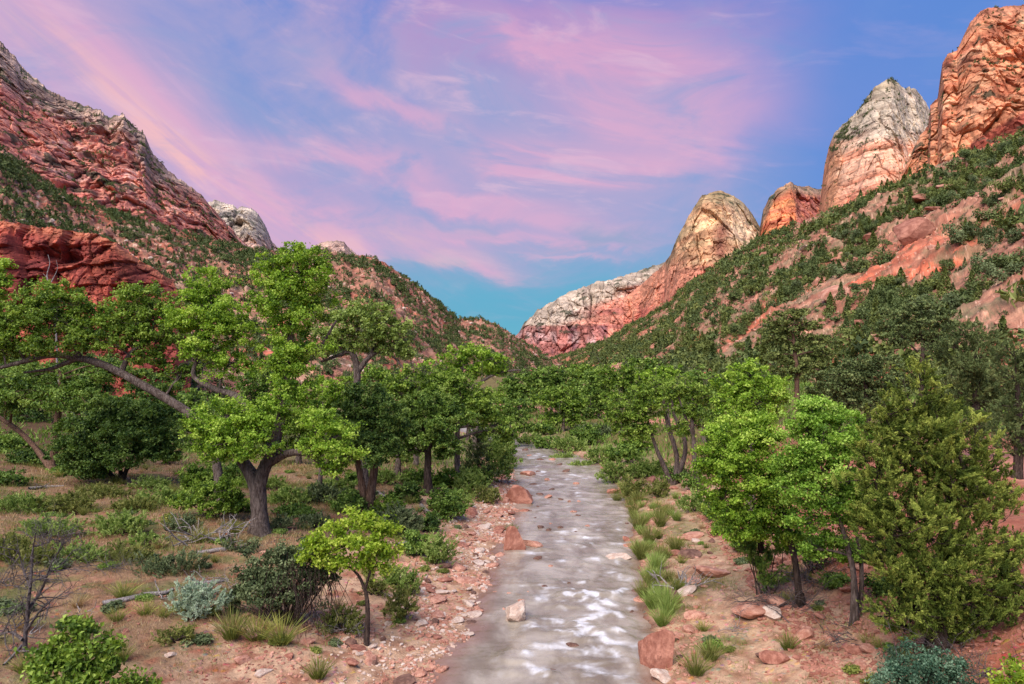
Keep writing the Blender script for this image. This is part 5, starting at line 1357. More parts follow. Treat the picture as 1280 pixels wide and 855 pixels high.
cover_grass('valley_grass', 'green undergrowth on the valley floor beyond the trees', 'mid', 45000, (-110, 90, 60, 230), lambda x, y: sstep(2, 5, np.maximum(*river_d(x, y)))*cl(.55+1.5*fbm(x*.1, y*.1, 0, 3, 405)), .42, .05)


# ------------------------------------------------------------------ rocks
def rock_mesh(name, mat, seed, sub=3, flat=.62, cuts=9):
    import bmesh
    bm = bmesh.new(); bmesh.ops.create_icosphere(bm, subdivisions=sub, radius=1.0)
    v = np.array([q.co[:] for q in bm.verts]); r_ = np.random.default_rng(seed)
    for i in range(cuts):
        n = r_.normal(size=3); n /= np.linalg.norm(n); dd = r_.uniform(.45, .85)
        s_ = v@n; v = v-np.clip(s_-dd, 0, None)[:, None]*n*.96
    v = v*(1+.10*fbm(v[:, 0]*1.7, v[:, 1]*1.7, v[:, 2]*1.7+seed, 3, seed)[:, None]+.05*ridged(v[:, 0]*4, v[:, 1]*4, v[:, 2]*4+seed, 3, seed)[:, None])
    v *= np.array([1.15, .95, flat])
    f = np.array([[q.index for q in p.verts] for p in bm.faces]); bm.free()
    return new_mesh(name, v, f, mat, False)


def stone_mat(name, a, b, c, size=1.0):
    m, t = new_mat(name); co = t.coord()
    n = t.noise(co, 1.6/size, 6, .65, .3); n2 = t.noise(co, 9/size, 4, .7)
    col = t.mix(t.ramp(n, .35, .65), a, b); col = t.mix(t.math('MULTIPLY', t.ramp(n2, .5, .7), .6), col, c)
    t.bsdf(col, .88, .2, t.bump(t.math('ADD', n, t.math('MULTIPLY', n2, .5)), .9, .06))
    return m
SM = [stone_mat('red_sandstone', lin(146, 92, 76, .85), lin(190, 132, 112, .85), lin(118, 70, 60, .85)), stone_mat('pink_sandstone', lin(176, 118, 98, .85), lin(212, 160, 138, .85), lin(146, 92, 76, .85)),
      stone_mat('pale_stone', lin(196, 164, 146, .85), lin(226, 204, 188, .85), lin(166, 128, 110, .85)), stone_mat('brown_stone', lin(104, 74, 64, .85), lin(142, 106, 92, .85), lin(80, 56, 50, .85)),
      stone_mat('wet_stone', lin(102, 76, 66, .8), lin(148, 112, 98, .8), lin(76, 54, 48, .8))]
CN = ['red', 'pink', 'pale', 'brown', 'wet reddish']
RK = {(c, f): rock_mesh('rock', SM[c], 50+c*5+f, 2, [.62, .45, .8][f]) for c in range(5) for f in range(3)}
HERO = [  # px, py of the waterline, rx px, height px, colour, label, squash
 (650, 630, 16, 26, 0, 'salmon red boulder at the left waterline upstream, the largest there'), (641, 688, 15, 34, 0, 'rounded pink red boulder jutting from the left bank into the water'),
 (662, 683, 14, 9, 1, 'flat pinkish slab touching the rounded boulder on its right'), (645, 778, 20, 28, 2, 'pale pink wedge shaped boulder beside the white rapids'),
 (826, 836, 25, 56, 0, 'large red boulder with angular top at the lower right waterline'), (832, 852, 14, 9, 2, 'small pale rock at the foot of the large lower right boulder'),
 (774, 700, 15, 9, 2, 'flat topped tan boulder standing alone in the right side of the river'), (786, 684, 9, 5, 1, 'small flat stone just upstream of the lone tan boulder'),
 (661, 595, 9, 7, 1, 'rounded pink stone in the far shallow channel'), (767, 617, 8, 7, 0, 'small red boulder at the right waterline by the reeds'),
 (715, 810, 7, 6, 3, 'small brown rock in the white water downstream'), (866, 675, 14, 11, 1, 'flat pink boulder on the right bank sand'), (846, 695, 8, 7, 0, 'reddish rock left of a grey one on the right bank'),
 (864, 698, 12, 9, 3, 'grey brown rock on the right bank beside a reddish rock'), (890, 722, 20, 14, 1, 'slanting layered slab half buried on the right bank'), (948, 772, 26, 14, 1, 'broad flat sandstone slab at the foot of the red rubble'),
 (842, 752, 15, 14, 3, 'brown boulder draped with bleached driftwood by the reeds'), (976, 705, 12, 17, 1, 'upright pinkish boulder between the two slender trunks'), (318, 802, 11, 12, 3, 'dark red rock wedged between two bunchgrass tufts'),
 (300, 832, 11, 9, 1, 'pink rock near the bottom below the sagebrush'), (328, 846, 9, 7, 2, 'white topped stone at the bottom left'), (211, 822, 7, 5, 2, 'white stone lying alone on red soil at lower left'),
 (258, 735, 12, 5, 0, 'flat red stone lying just above the long log'), (536, 738, 8, 7, 0, 'rounded red rock on the rubble left of the shore'), (672, 700, 7, 4, 3, 'dark stone in the calm water near the left bank'),
 (590, 772, 10, 5, 2, 'flat white stone among the shore cobbles'), (582, 795, 9, 5, 2, 'second white flat stone nearer the water edge'), (444, 815, 10, 8, 0, 'red rock right of the scrub at the lime sapling'),
 (438, 832, 9, 8, 0, 'red rock under the other red rock at lower middle'), (1092, 806, 10, 6, 1, 'pink stone on the red rubble bank'), (500, 712, 10, 8, 1, 'pale pink boulder beside the curved log')]
for i, (px, py, rx, h, ci, lb) in enumerate(HERO):
    q = hit(px, py)
    if river_d(q[0], q[1])[0] < 0 and river_d(q[0], q[1])[1] < 0: q = np.array([(px-640)*CZ*F/(py-HOR)/F, CZ*F/(py-HOR), 0.0])
    k = q[1]/F; me = rock_mesh('boulder', SM[ci], 300+i, 4, 1.0, 10)
    o = put('boulder', me, q+[0, rx*k*.5, h*k*.22], (rx*k*1.12, rx*k*.95, h*k*.62), rng.uniform(-.6, .6), lb, 'boulder', tilt=.15)
# river and shore stones
n_r = 0
def stone(x, y, s, ci, lb, grp, zz=None, name='stone'):
    z = float(ground_z(x, y)) if zz is None else zz
    f = int(rng.integers(0, 3))
    put(name, RK[(ci, f)], (x, y, z+s*.12), (s*rng.uniform(.8, 1.3), s*rng.uniform(.8, 1.1), s*rng.uniform(.6, .9)), None, lb, 'stone', grp, tilt=.18)
pix = [(700, 582), (706, 590), (684, 600), (690, 612), (712, 627), (724, 627), (700, 625), (668, 606), (672, 590), (690, 575), (742, 582), (716, 640), (722, 645), (688, 655), (720, 666), (734, 658), (686, 664), (676, 660), (690, 672), (700, 660), (706, 675), (690, 708), (712, 730), (682, 735), (700, 745),
       (660, 740), (652, 752), (618, 740), (636, 742), (630, 762), (610, 778), (640, 758), (602, 762), (760, 742), (790, 765), (720, 818), (690, 838), (796, 798), (784, 655), (664, 620), (676, 618), (684, 622), (664, 640), (668, 648), (672, 634), (720, 605), (662, 570), (676, 575), (700, 566), (656, 563)]
for px, py in pix:
    Yq = CZ*F/(py-HOR); x = (px-640)*Yq/F
    dl_, dr_ = river_d(x, Yq)
    if dl_ > .3 or dr_ > .3: continue
    stone(x, Yq, rng.uniform(3.4, 7.0)*Yq/F, 4 if rng.random() < .7 else 1, 'low reddish stone breaking the surface of the river', 'low stones in the river', -.02)
    n_r += 1
placed = []
def scatter(n, xr, yr, cond, cols, smin, smax, lb, grp, pw=2.2, gap=.5):
    m = 0
    for tr_ in range(n*60):
        if m >= n: break
        y = yr[0]*(yr[1]/yr[0])**rng.random(); l_, r__ = np.interp(y, RY, RL), np.interp(y, RY, RR)
        d_ = rng.uniform(*xr); x = (l_-d_) if lb[0] == 'L' else (r__+d_)
        if not cond(x, y): continue
        s = smin+(smax-smin)*rng.random()**pw; s *= (y/28)**.35
        if any((x-a)**2+(y-b)**2 < (gap*(s+c_))**2 for a, b, c_ in placed): continue
        px = 640+F*x/y
        if not (-5 < px < 1285): continue
        ci = int(rng.choice(cols)); placed.append((x, y, s))
        stone(x, y, s, ci, f'{CN[ci]} stone {lb[1:]}', grp)
        m += 1
    return m
ok = lambda x, y: True
scatter(95, (.2, 4.0), (21, 45), ok, [0, 1, 1, 2, 2, 3], .12, .48, 'Lamong the cobbles on the near left shore', 'cobbles on the near left shore')
scatter(35, (-.2, 4.0), (45, 75), ok, [0, 1, 2], .18, .5, 'Lon the left shore upstream of the rounded boulder', 'stones on the far left shore')
scatter(40, (4.5, 11), (20, 34), lambda x, y: fbm(x*.3, y*.3, 0, 3, 441) > -.05, [0, 0, 1, 2], .10, .34, 'Lscattered over the dirt left of the shore', 'stones scattered on the left dirt')
scatter(78, (.3, 7.5), (20, 62), lambda x, y: fbm(x*.3, y*.3, 0, 3, 442) > -.1, [0, 1, 1, 3, 2], .14, .60, 'Ron the sandy right bank', 'stones on the sandy right bank')
scatter(48, (6, 11.5), (18, 34), ok, [0, 0, 0, 1], .12, .42, 'Rin the red rubble bank below the ash', 'stones in the red rubble bank')
scatter(34, (-.8, .8), (21, 60), ok, [0, 1, 2, 4], .14, .42, 'Lhalf in the water along the left edge', 'stones along the left waterline')
scatter(26, (-.5, 1.0), (21, 60), ok, [0, 1, 3, 4], .14, .46, 'Rhalf in the water along the right edge', 'stones along the right waterline')
# gravel too small to count
def gravel(name, label, mat, n, side, dr_rng, yr, size, prob):
    y = yr[0]*(yr[1]/yr[0])**rng.random(n); dd = dr_rng[0]+(dr_rng[1]-dr_rng[0])*rng.random(n)
    dd = np.where(rng.random(n) < .5, dr_rng[0]+(dd-dr_rng[0])*rng.random(n), dd)
    x = np.interp(y, RY, RL)-dd if side == 'L' else np.interp(y, RY, RR)+dd
    k = rng.random(n) < prob(x, y); x, y = x[k], y[k]; n = len(x)
    base = np.array([(1,0,0),(0,1,0),(-1,0,0),(0,-1,0),(.55,.55,.75),(-.55,.5,.8),(-.5,-.6,.7),(.6,-.5,.75)], float)
    fc = np.array([(0,1,4,4),(1,5,4,4),(1,2,5,5),(2,6,5,5),(2,3,6,6),(3,7,6,6),(3,0,7,7),(0,4,7,7)])
    fc3 = fc[:, :3]; fc3 = np.concatenate([fc3, [(4,5,6),(4,6,7)]])
    s = size*(.5+rng.random(n)**2.5*1.6)*(y/26)**.6; a = rng.uniform(0, 6.28, n)
    v = base[None]*(1+.25*rng.normal(size=(n, 8, 3)))
    c_, s_ = np.cos(a)[:, None], np.sin(a)[:, None]
    vx = v[..., 0]*c_-v[..., 1]*s_*.75; vy = v[..., 0]*s_+v[..., 1]*c_*.75
    z = ground_z(x, y)
    vv = np.stack([vx*s[:, None]+x[:, None], vy*s[:, None]+y[:, None], v[..., 2]*.6*s[:, None]+z[:, None]-.01], -1)
    ff = fc3[None]+np.arange(n)[:, None, None]*8
    tag(link(name, new_mesh(name, vv.reshape(-1, 3), ff.reshape(-1, 3), mat, False)), label, kind='stuff')
gravel('gravel', 'pink and pale gravel on the left shore', SM[1], 14000, 'L', (-.3, 6), (18, 80), .065, lambda x, y: cl(.40+3.2*fbm(x*.5, y*.5, 0, 3, 451)))
gravel('pale_gravel', 'pale pebbles along the left waterline', SM[2], 7000, 'L', (-.2, 4), (18, 70), .065, lambda x, y: cl(.4+2*fbm(x*.6, y*.6, 0, 3, 452)))
gravel('red_gravel', 'red rubble of small stones on both dirt banks', SM[0], 20000, 'R', (4.5, 14), (15, 45), .075, lambda x, y: cl(.45+2*fbm(x*.5, y*.5, 0, 3, 453)))
gravel('bank_gravel', 'scattered pebbles on the sandy right bank', SM[1], 9000, 'R', (.2, 8), (18, 75), .06, lambda x, y: cl(.3+2.5*fbm(x*.4, y*.4, 0, 3, 454)))
gravel('meadow_gravel', 'scattered red stones on the left dirt slope', SM[0], 6000, 'L', (4, 18), (16, 40), .055, lambda x, y: cl(.1+2.5*fbm(x*.3, y*.3, 0, 3, 455)))


# ------------------------------------------------------------------ dead wood
def dead_tree(name, label, cat, b, spec, mat, extra=None):
    T = Tubes(); spec(T)
    o = link(name, T.mesh(name, mat, b)); o.location = tuple(b)
    return tag(o, label, cat)
b = hit(30, 815)
def sp(T):
    k = b[1]
    for L_ in ([(30, 822, .11), (34, 770, .09), (38, 735, .07), (42, 700, .05), (46, 668, .02)], [(36, 760, .07), (52, 735, .05), (62, 705, .035), (70, 690, .015)], [(32, 790, .06), (48, 766, .045), (62, 752, .03), (56, 775, .015)],
               [(28, 800, .07), (12, 790, .05), (-10, 800, .03)], [(38, 735, .05), (30, 712, .03), (24, 690, .015)]):
        pp = limb(T, [P(p[0], p[1], k+rng.normal()*.2) for p in L_], [p[2]*.72 for p in L_], 7, 4, .08, .1)
        for q in range(9):
            j = rng.integers(2, len(pp)); twigs(T, pp[j], rdir(1)[0]+np.array([.25, 0, .45]), rng.uniform(.5, 1.2), .022, 2, .8)
dead_tree('dead_tree', 'small leafless dead tree with grey tangled twigs at the lower left edge', 'dead tree', b, sp, TWIG_G)
b2 = base_at(134, 60)
def sp2(T):
    k = 60
    for L_ in ([(72, 470, .10), (70, 420, .09), (66, 380, .07), (62, 360, .06), (58, 345, .05), (62, 330, .035), (60, 318, .015)], [(62, 356, .05), (68, 345, .04), (72, 335, .02), (70, 325, .012)], [(60, 348, .03), (54, 342, .015)], [(72, 470, .12), (96, 530, .14), (134, 585, .16)]):
        limb(T, [P(p[0], p[1], k) for p in L_], [p[2] for p in L_], 6, 4, .05)
    twigs(T, P(66, 380, k), np.array([1., 0, .4]), 1.2, .02, 1); twigs(T, P(64, 362, k), np.array([-1., 0, .5]), 1.0, .02, 1)
dead_tree('dead_snag', 'bleached white forked snag standing before the red cliff', 'dead tree', b2, sp2, BARK_P)
def log(name, label, pts, rad, nt=5, cat='log', mat=BARK_P):
    T = Tubes(); w_ = []
    for (px, py), r in zip(pts, rad):
        h = hit(px, py); w_.append(h+[0, 0, r*.7])
    pp = limb(T, w_, rad, 9, 5, .04, .12)
    for q in range(nt):
        j = rng.integers(1, len(pp)); twigs(T, pp[j], rdir(1)[0]*[1, 1, .2]+[0, 0, .3], rng.uniform(.3, .9), .03, 1)
    b_ = w_[0]
    o = link(name, T.mesh(name, mat, b_)); o.location = tuple(b_); return tag(o, label, cat)
log('fallen_log', 'long bleached log lying on dry grass left of the sagebrush', [(128, 758), (160, 752), (186, 746), (206, 744), (216, 738)], [.11, .12, .12, .09, .05])
log('fallen_log', 'pale branch running from behind the sagebrush to the thicket', [(228, 738), (250, 732), (272, 730), (286, 726)], [.07, .08, .07, .04])
log('fallen_log', 'straight grey log on the gravel left of the stout trunk', [(246, 694), (275, 689), (300, 688), (322, 685)], [.08, .1, .1, .07])
log('fallen_log', 'short curved silvery log above the left shore', [(492, 684), (508, 681), (522, 680), (538, 684)], [.09, .10, .11, .08], 2)
log('fallen_log', 'slanting grey log among the dark riverside willows', [(526, 634), (536, 644), (548, 654)], [.16, .15, .12], 2)
log('fallen_log', 'broken pale timber behind the foot of the twin trunks', [(472, 618), (486, 626), (498, 630)], [.16, .14, .1], 3)
log('fallen_log', 'thin pale log in the distance at the foot of the reddish trunk', [(36, 612), (60, 610), (80, 608)], [.1, .1, .06], 2)
log('fallen_branch', 'thin white stick beside the dead tree at bottom left', [(4, 832), (24, 812), (40, 790)], [.03, .03, .02], 3)
log('fallen_branch', 'pale branch slanting down toward the bottom left sapling', [(62, 812), (80, 790), (100, 766)], [.03, .035, .02], 4)
def pile(name, label, px, py, R, n, r, mat=BARK_P, lev=1, up=.35):
    b_ = hit(px, py); T = Tubes()
    for q in range(n):
        s0 = b_+rng.normal(size=3)*[R*.35, R*.25, 0]+[0, 0, .08]; d = rdir(1)[0]*[1, .6, .3]+[0, 0, up]
        twigs(T, s0, d, R*rng.uniform(.5, 1.0), r*rng.uniform(.6, 1.3), lev, .6, .05)
    o = link(name, T.mesh(name, mat, b_)); o.location = tuple(b_); return tag(o, label, 'brush pile')
pile('brush_pile', 'heap of pale dead branches under the leafy bush left of the big trunk', 262, 676, 1.9, 22, .045)
pile('driftwood', 'bleached driftwood tangle draped over the brown boulder by the reeds', 850, 738, 1.1, 12, .045, up=.5)
pile('brush_pile', 'grey tangle of fine dead twigs at the foot of the slender tree', 980, 760, 1.5, 40, .016, TWIG_G, 2, .3)
pile('brush_pile', 'dark twig heap behind the slender tree trunk', 1010, 728, 1.5, 34, .018, TWIG_G, 2, .3)
pile('brush_pile', 'dim tangle of dead stems below the huge juniper', 1215, 850, 1.3, 34, .014, TWIG_G, 2, .4)
pile('dead_bush', 'grey leafless bush hanging over the dead tree at left', 66, 686, 1.6, 30, .02, TWIG_G, 2, .5)
pile('dead_bush', 'leafless twiggy bush on the grass left of the brush pile', 130, 716, 1.2, 24, .014, TWIG_G, 2, .4)

pile('brush_pile', 'grey twig litter on the red rubble below the ash trunks', 1060, 800, 1.2, 30, .012, TWIG_G, 1, .15)
pile('brush_pile', 'pale stick litter under the lime sapling', 420, 792, 1.2, 26, .014, BARK_P, 1, .12)
pile('brush_pile', 'scattered pale sticks on dry grass right of the long log', 300, 742, 1.3, 26, .016, BARK_P, 1, .1)
pile('brush_pile', 'grey dead stems at the left frame edge under the reedy mound', 12, 736, 1.4, 30, .016, TWIG_G, 1, .4)
pile('brush_pile', 'broken sticks caught among stones on the right bank', 912, 790, .9, 14, .014, BARK_P, 1, .1)
# ================================================================== shrubs and boulders of the slopes
def shrub_mesh(name, mat, n, L, form):
    Lv = Leaves()
    if form == 'cone':
        z = rng.uniform(0, 1, n)**1.25; a = rng.uniform(0, 6.283, n); r = (1-z)**.8*.62*(.55+.45*rng.random(n))*(1+.28*np.sin(a*3+z*9)); p = np.stack([np.cos(a)*r, np.sin(a)*r, z*1.75], 1)
    else:
        k = 7; cc = rng.normal(size=(k, 3))*(np.array([.5, .5, .22]) if form == 'round' else np.array([.24, .24, .1]))+[0, 0, .62 if form == 'round' else .34]; j = rng.integers(0, k, n)
        d = rdir(n); p = cc[j]+d*[.46, .46, .36]*(rng.random(n)**.4)[:, None]; p[:, 2] = np.abs(p[:, 2])
        ct = rng.normal(size=k)*.12
    out = unit(p*[1, 1, .6]+1e-6)
    tint = .5+.16*rng.normal(size=n)+(ct[j] if form != 'cone' else .1*np.sin(a*3))
    Lv.add(p, rdir(n)+[0, 0, .4], out+.6*rdir(n)+[0, 0, .3], L*rng.uniform(.7, 1.4, n), L*.6*rng.uniform(.7, 1.3, n), tint)
    return Lv
MS = ['pinyon', 'pinyon2', 'pinyon', 'grey', 'pinyon', 'pinyon2']
FM = ['round', 'round', 'cone', 'round', 'round', 'cone']
HI = [shrub_mesh('s', m, 900, .17, f).mesh('hillside_shrub', LM[m]) for m, f in zip(MS, FM)]
LO = []
for f in ('round', 'round', 'cone', 'round'):
    q = shrub_mesh('s', None, 80, .44, f); LO.append((np.concatenate(q.v), np.concatenate(q.t)))


def sample(G, n, dens, yp=0.0):
    nu, nv = G.shape[:2]
    a = G[:-1, :-1]; e1 = G[1:, :-1]-a; e2 = G[:-1, 1:]-a
    ar = np.linalg.norm(np.cross(e1, e2), axis=-1)
    cx = a[..., 0]; cy = a[..., 1]; cz = a[..., 2]
    px = 640+F*cx/cy; py = HOR-(cz-CZ)*F/cy
    w_ = ar/np.maximum(cy, 80)**yp*dens(cx, cy, cz, px, py)*((px > -90) & (px < 1370))
    w_ = w_.ravel()/w_.sum()
    j = rng.choice(len(w_), n, p=w_)
    iu, iv = j//(nv-1), j % (nv-1)
    s, t_ = rng.random(n)[:, None], rng.random(n)[:, None]
    p = a[iu, iv]+e1[iu, iv]*s+e2[iu, iv]*t_
    return p


def densR(x, y, z, px, py):
    d = cl(.34+3.6*fbm(x/34, y/54, z/30, 3, 501))
    d = d*(1-.85*np.exp(-((px-960)/90.)**2-((py-425)/30.)**2))*(1-.6*np.exp(-((px-1200)/70.)**2-((py-345)/35.)**2))
    d = d*(1-.55*sstep(1120, 1200, px)*sstep(230, 320, py))
    return d*(1+1.2*(px < 960))
def densL(x, y, z, px, py):
    d = cl(.35+2.2*fbm(x/40, y/60, z/40, 3, 502))+.12
    rid = np.interp(px, [0, 100, 200, 300, 345], [184, 250, 285, 310, 315])
    d = d*(1+1.8*np.exp(-((py-rid-8)/14.)**2)*(px < 340))
    return d*(1+.6*np.exp(-((py-np.interp(px, [440, 575, 690], [400, 440, 460]))/18.)**2)*(px > 430))
def shrubs(G, n, dens, smin, smax, reg, seed):
    p = sample(G, n, dens, .75); s = smin+(smax-smin)*rng.random(n)**1.8
    s *= np.clip(.55+p[:, 1]/500, .6, 1.0)
    px = 640+F*p[:, 0]/p[:, 1]; py = HOR-(p[:, 2]-CZ)*F/p[:, 1]
    return p, s, px, py
A = [shrubs(gR, 9500, densR, 1.4, 5.8, 'R', 1), shrubs(gL, 9000, densL, 1.1, 3.6, 'L', 2)]
Pn = np.concatenate([a[0] for a in A]); Sn = np.concatenate([a[1] for a in A]); PX = np.concatenate([a[2] for a in A]); PY = np.concatenate([a[3] for a in A])
side = np.concatenate([np.zeros(len(A[0][0])), np.ones(len(A[1][0]))])
inview = (PX > 2) & (PX < 1278) & (PY < np.where(side == 0, np.interp(PX, [640, 700, 900, 1000, 1280], [440, 445, 452, 440, 395]), np.interp(PX, [0, 230, 320, 420, 520, 700], [250, 330, 400, 370, 420, 450])))
rank = np.argsort(-(Sn/Pn[:, 1])*np.where(inview, 1, 0))
idx = rank[:292]; rest = np.setdiff1d(np.arange(len(Sn)), idx)
TONE = ['dark green', 'olive green', 'dark conical', 'grey green', 'dark green', 'olive conical']
def zone(px, py, sd):
    if sd == 1:
        if px < 110: return 'above the low red cliff at far left'
        if px < 235: return 'on the tan slope right of the low red cliff'
        if px < 345: return 'on the tan slope below the grey dome'
        if px < 470: return 'on the brown hill below the small grey knob'
        return 'on the descending brown hill in the middle'
    if px < 860: return 'on the wooded slope below the banded dome' if py < 400 else 'low on the slope just above the valley cottonwoods'
    if px < 960: return 'on the wooded slope below the banded dome' if py < 370 else 'beside the bare red soil of the right slope'
    if px < 1080: return 'on the ridge line below the white peak' if py < 330 else 'around the slanting slab on the right slope'
    if px < 1180: return 'beneath the great brown boulder' if py > 290 else 'between the white peak and the great brown boulder'
    return 'under the orange wall at the right edge' if py < 260 else 'on the rocky right slope near the frame edge'
for i in idx:
    k = int(rng.integers(0, 6)); z_ = zone(PX[i], PY[i], side[i])
    o = link('hillside_shrub', HI[k], None, tuple(Pn[i]-[0, 0, .15*Sn[i]])); s = float(Sn[i])
    o.scale = (s*rng.uniform(.85, 1.15), s*rng.uniform(.85, 1.15), s*rng.uniform(.85, 1.35)); o.rotation_euler = (0, 0, rng.uniform(0, 6.28))
    tag(o, f'{TONE[k]} shrub {z_}', 'shrub', f'shrubs {z_}')
def mass(name, label, P_, S_, mat):
    V_, T_ = [], []
    for p, s in zip(P_, S_):
        v, t_ = LO[rng.integers(0, 4)]
        a = rng.uniform(0, 6.28); c_, s_ = math.cos(a)*s, math.sin(a)*s
        vx = v[:, 0]*c_-v[:, 1]*s_; vy = v[:, 0]*s_+v[:, 1]*c_
        V_.append(np.stack([vx+p[0], vy+p[1], v[:, 2]*s*rng.uniform(.85, 1.35)+p[2]-.15*s], 1)); T_.append(np.clip(t_+rng.normal()*.12, 0, 1))
    V_ = np.concatenate(V_); me = new_mesh(name, V_, np.arange(len(V_)).reshape(-1, 4), LM[mat], False, attrs={'tint': np.concatenate(T_)})
    tag(link(name, me), label, kind='stuff')
pl_ = sample(gR, 3600, lambda x, y, z, px, py: cl(.35+2*fbm(x/20, y/30, z/20, 3, 521)), .9)
mass('slope_sage', 'small grey green brush speckling the right slope', pl_, .35+.9*rng.random(len(pl_))**2*np.clip(pl_[:, 1]/160, 1, 1.8), 'grey')
pl_ = sample(gL, 3200, lambda x, y, z, px, py: cl(.35+2*fbm(x/20, y/30, z/20, 3, 522)), .8)
mass('hill_sage', 'small grey green brush speckling the left hills', pl_, .4+1.0*rng.random(len(pl_))**2*np.clip(pl_[:, 1]/200, 1, 1.8), 'grey')
h1 = rest[side[rest] == 0]; h2 = rest[side[rest] == 1]
mass('right_slope_scrub', 'countless small dark pinyons clothing the right slope', Pn[h1][::2], Sn[h1][::2], 'pinyon')
mass('right_slope_olive_scrub', 'countless small olive junipers clothing the right slope', Pn[h1][1::2], Sn[h1][1::2], 'pinyon2')
mass('left_slope_scrub', 'countless small dark shrubs dotting the left hills', Pn[h2], Sn[h2], 'pinyon')
pm = sample(gM, 650, lambda x, y, z, px, py: sstep(.08, .2, fbm(x/34, y/34, z*.7/34, 4, 205))+.02)
mass('mountain_scrub', 'tiny trees on the ledges of the left mountain', pm, rng.uniform(1.6, 3.4, len(pm)), 'pinyon')
pm = sample(gO, 260, lambda x, y, z, px, py: sstep(.18, .28, fbm(x/26, y/26, z*.6/26, 4, 185))+.02)
mass('wall_scrub', 'tiny trees on the ledges of the orange wall', pm, rng.uniform(1.6, 3.0, len(pm)), 'pinyon')
pm = sample(gW, 420, lambda x, y, z, px, py: sstep(.06, .16, fbm(x/34, y/34, z/34*2.2, 4, 164))*(py < 190)*np.exp(-((px-np.interp(py, [98, 130, 170, 200], [1104, 1076, 1050, 1042]))/26)**2)+.01)
mass('peak_scrub', 'tiny trees along the left edge of the white peak', pm, rng.uniform(1.8, 3.6, len(pm)), 'pinyon')

# slope boulders
def sbvh(G):
    nu, nv = G.shape[:2]
    return BVHTree.FromPolygons(G.reshape(-1, 3).tolist(), grid_faces(nu, nv).tolist())
bR = sbvh(gR)
def shit(bv, px, py):
    d = Vector(P(px, py, 1.0))-Vector((0, 0, CZ)); r_ = bv.ray_cast(Vector((0, 0, CZ)), d.normalized())
    return np.array(r_[0]) if r_[0] is not None else None
HS = [(1138, 305, 24, 34, 0, 'great red brown pyramid shaped boulder high on the right slope', .1), (1041, 376, 18, 18, 1, 'slanting pink slab above the bare red soil', .5), (1150, 252, 17, 10, 0, 'reddish boulder below the orange wall', .2),
      (1196, 236, 22, 8, 1, 'flat pale slab jutting under the orange wall', .1), (958, 322, 10, 9, 0, 'red brown boulder among the pinyons below the small dome', .1), (1012, 312, 12, 6, 2, 'pale flat boulder just below the ridge', .1),
      (1076, 408, 8, 12, 0, 'dark red upright block left of the layered pinyon', .1), (1168, 262, 10, 5, 0, 'thin red slab right of the reddish boulder', .2), (1000, 352, 10, 9, 0, 'rusty block left of the slanting slab', .2), (1085, 300, 8, 7, 0, 'rusty block left of the great brown boulder', .2)]
for i, (px, py, rx, h, ci, lb, tl) in enumerate(HS):
    q = shit(bR, px, py)
    if q is None: continue
    k = q[1]/F; me = rock_mesh('slope_boulder', SM2[ci] if False else SM[ci], 400+i, 4, 1.0, 11)
    o = put('boulder', me, q+[0, 0, h*k*.35], (rx*k, rx*k*.9, h*k*.62), rng.uniform(-.5, .5), lb, 'boulder', tilt=tl)
pb = sample(gR, 1500, lambda x, y, z, px, py: cl(.2+2*fbm(x/30, y/40, z/30, 3, 511))/np.maximum(y, 60)**1.2)
pb2 = sample(gL, 1800, lambda x, y, z, px, py: cl(.3+2*fbm(x/30, y/40, z/30, 3, 512))/np.maximum(y, 60)**.7)
def rockmass(name, label, P_, smin, smax, mat):
    vs = [np.array([q.co[:] for q in RK[(0, f)].vertices]) for f in range(3)]
    fs = np.array([list(p.vertices) for p in rock_mesh('tmp', None, 77, 1).polygons]); vb = [np.array([q.co[:] for q in rock_mesh('tmp', None, 77+j, 1).vertices]) for j in range(4)]
    V_, F_ = [], []; n0 = 0
    for p in P_:
        v = vb[rng.integers(0, 4)]; s = smin+(smax-smin)*rng.random()**2.5; a = rng.uniform(0, 6.28)
        V_.append(np.stack([v[:, 0]*math.cos(a)-v[:, 1]*math.sin(a), v[:, 0]*math.sin(a)+v[:, 1]*math.cos(a), v[:, 2]*rng.uniform(.6, 1.2)], 1)*s+p+[0, 0, .15*s]); F_.append(fs+n0); n0 += len(v)
    tag(link(name, new_mesh(name, np.concatenate(V_), np.concatenate(F_), mat, False)), label, kind='stuff')
rockmass('right_slope_rocks', 'pink rocks strewn over the right slope', pb[::2], .5, 2.6, SM[1]); rockmass('right_slope_red_rocks', 'red rocks strewn over the right slope', pb[1::2], .5, 2.6, SM[0])
rockmass('left_slope_rocks', 'pale rocks strewn over the left slope', pb2[::2], .6, 3.2, SM[2]); rockmass('left_slope_red_rocks', 'red rocks strewn over the left slope', pb2[1::2], .6, 3.2, SM[0])

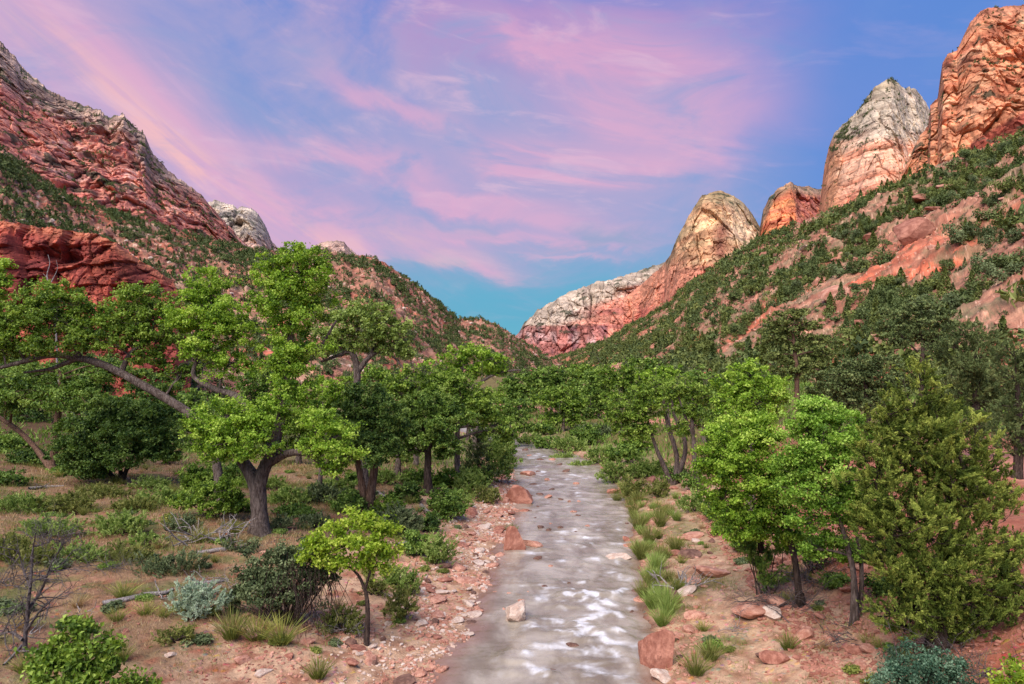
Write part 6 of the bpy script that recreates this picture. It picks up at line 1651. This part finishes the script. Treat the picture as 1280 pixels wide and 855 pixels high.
# low scrub filling the near banks
def low_scrub(n, xr, yr, sd, lb, grp, smax, seed):
    m = 0
    for _ in range(n*40):
        if m >= n: break
        y = yr[0]*(yr[1]/yr[0])**rng.random(); dd = rng.uniform(*xr)
        x = float(np.interp(y, RY, RL))-dd if sd == 'L' else float(np.interp(y, RY, RR))+dd
        px = 640+F*x/y
        if not (0 < px < 1280) or fbm(x*.25, y*.25, 0, 3, seed) < 0: continue
        if trail_clear(x, y): continue
        k = int(rng.integers(0, 6)); s_ = rng.uniform(.25, smax)
        o = link('low_scrub', HI2[k], None, (x, y, float(ground_z(x, y))-.05*s_)); o.scale = (s_*1.2, s_*1.2, s_*.8); o.rotation_euler = (0, 0, rng.uniform(0, 6.28))
        tag(o, f'small {TON2[k]} scrub plant {lb}', 'scrub', grp); m += 1
def trail_clear(x, y):
    d = river_d(x, y)[1]; return 19 < d < 30
TON2 = ['grey green', 'willow green', 'olive', 'grey green', 'leafy green', 'yellowish']
HI2 = [shrub_mesh('s', m, 520, .24, 'low').mesh('low_scrub', LM[m]) for m in ('grey', 'willow', 'reed', 'grey', 'mid', 'yucca')]
low_scrub(70, (5, 34), (20, 60), 'L', 'on the left dirt and meadow', 'low scrub on the left meadow', .62, 611)
low_scrub(26, (2.0, 6.0), (22, 60), 'L', 'at the edge of the left shore stones', 'low scrub by the left shore', .45, 612)
low_scrub(46, (1.2, 11), (18, 60), 'R', 'on the right bank', 'low scrub on the right bank', .5, 613)

# keep the 292 stones that show largest as objects; the rest become one spread of cobbles
st_ = [o for o in sc.objects if o.name.split('.')[0] == 'stone' and o.get('category') == 'stone']
bpy.context.view_layer.update()
st_.sort(key=lambda o: -o.scale[0]*o.scale[2]**.5/max(o.location[1], 1)*(1 if 0 <= 640+F*o.location[0]/o.location[1] <= 1280 and HOR-(o.location[2]-CZ)*F/o.location[1] < 855 else 0))
V_, F_, n0 = [], [], 0
for o in st_[292:]:
    M_ = np.array(o.matrix_world); v = np.array([q.co[:] for q in o.data.vertices]); f = np.array([list(p.vertices) for p in o.data.polygons])
    V_.append(v@M_[:3, :3].T+M_[:3, 3]); F_.append(f+n0); n0 += len(v)
    bpy.data.objects.remove(o)
if V_: tag(link('cobbles', new_mesh('cobbles', np.concatenate(V_), np.concatenate(F_), SM[1], False)), 'smaller loose cobbles scattered along both shores', kind='stuff')
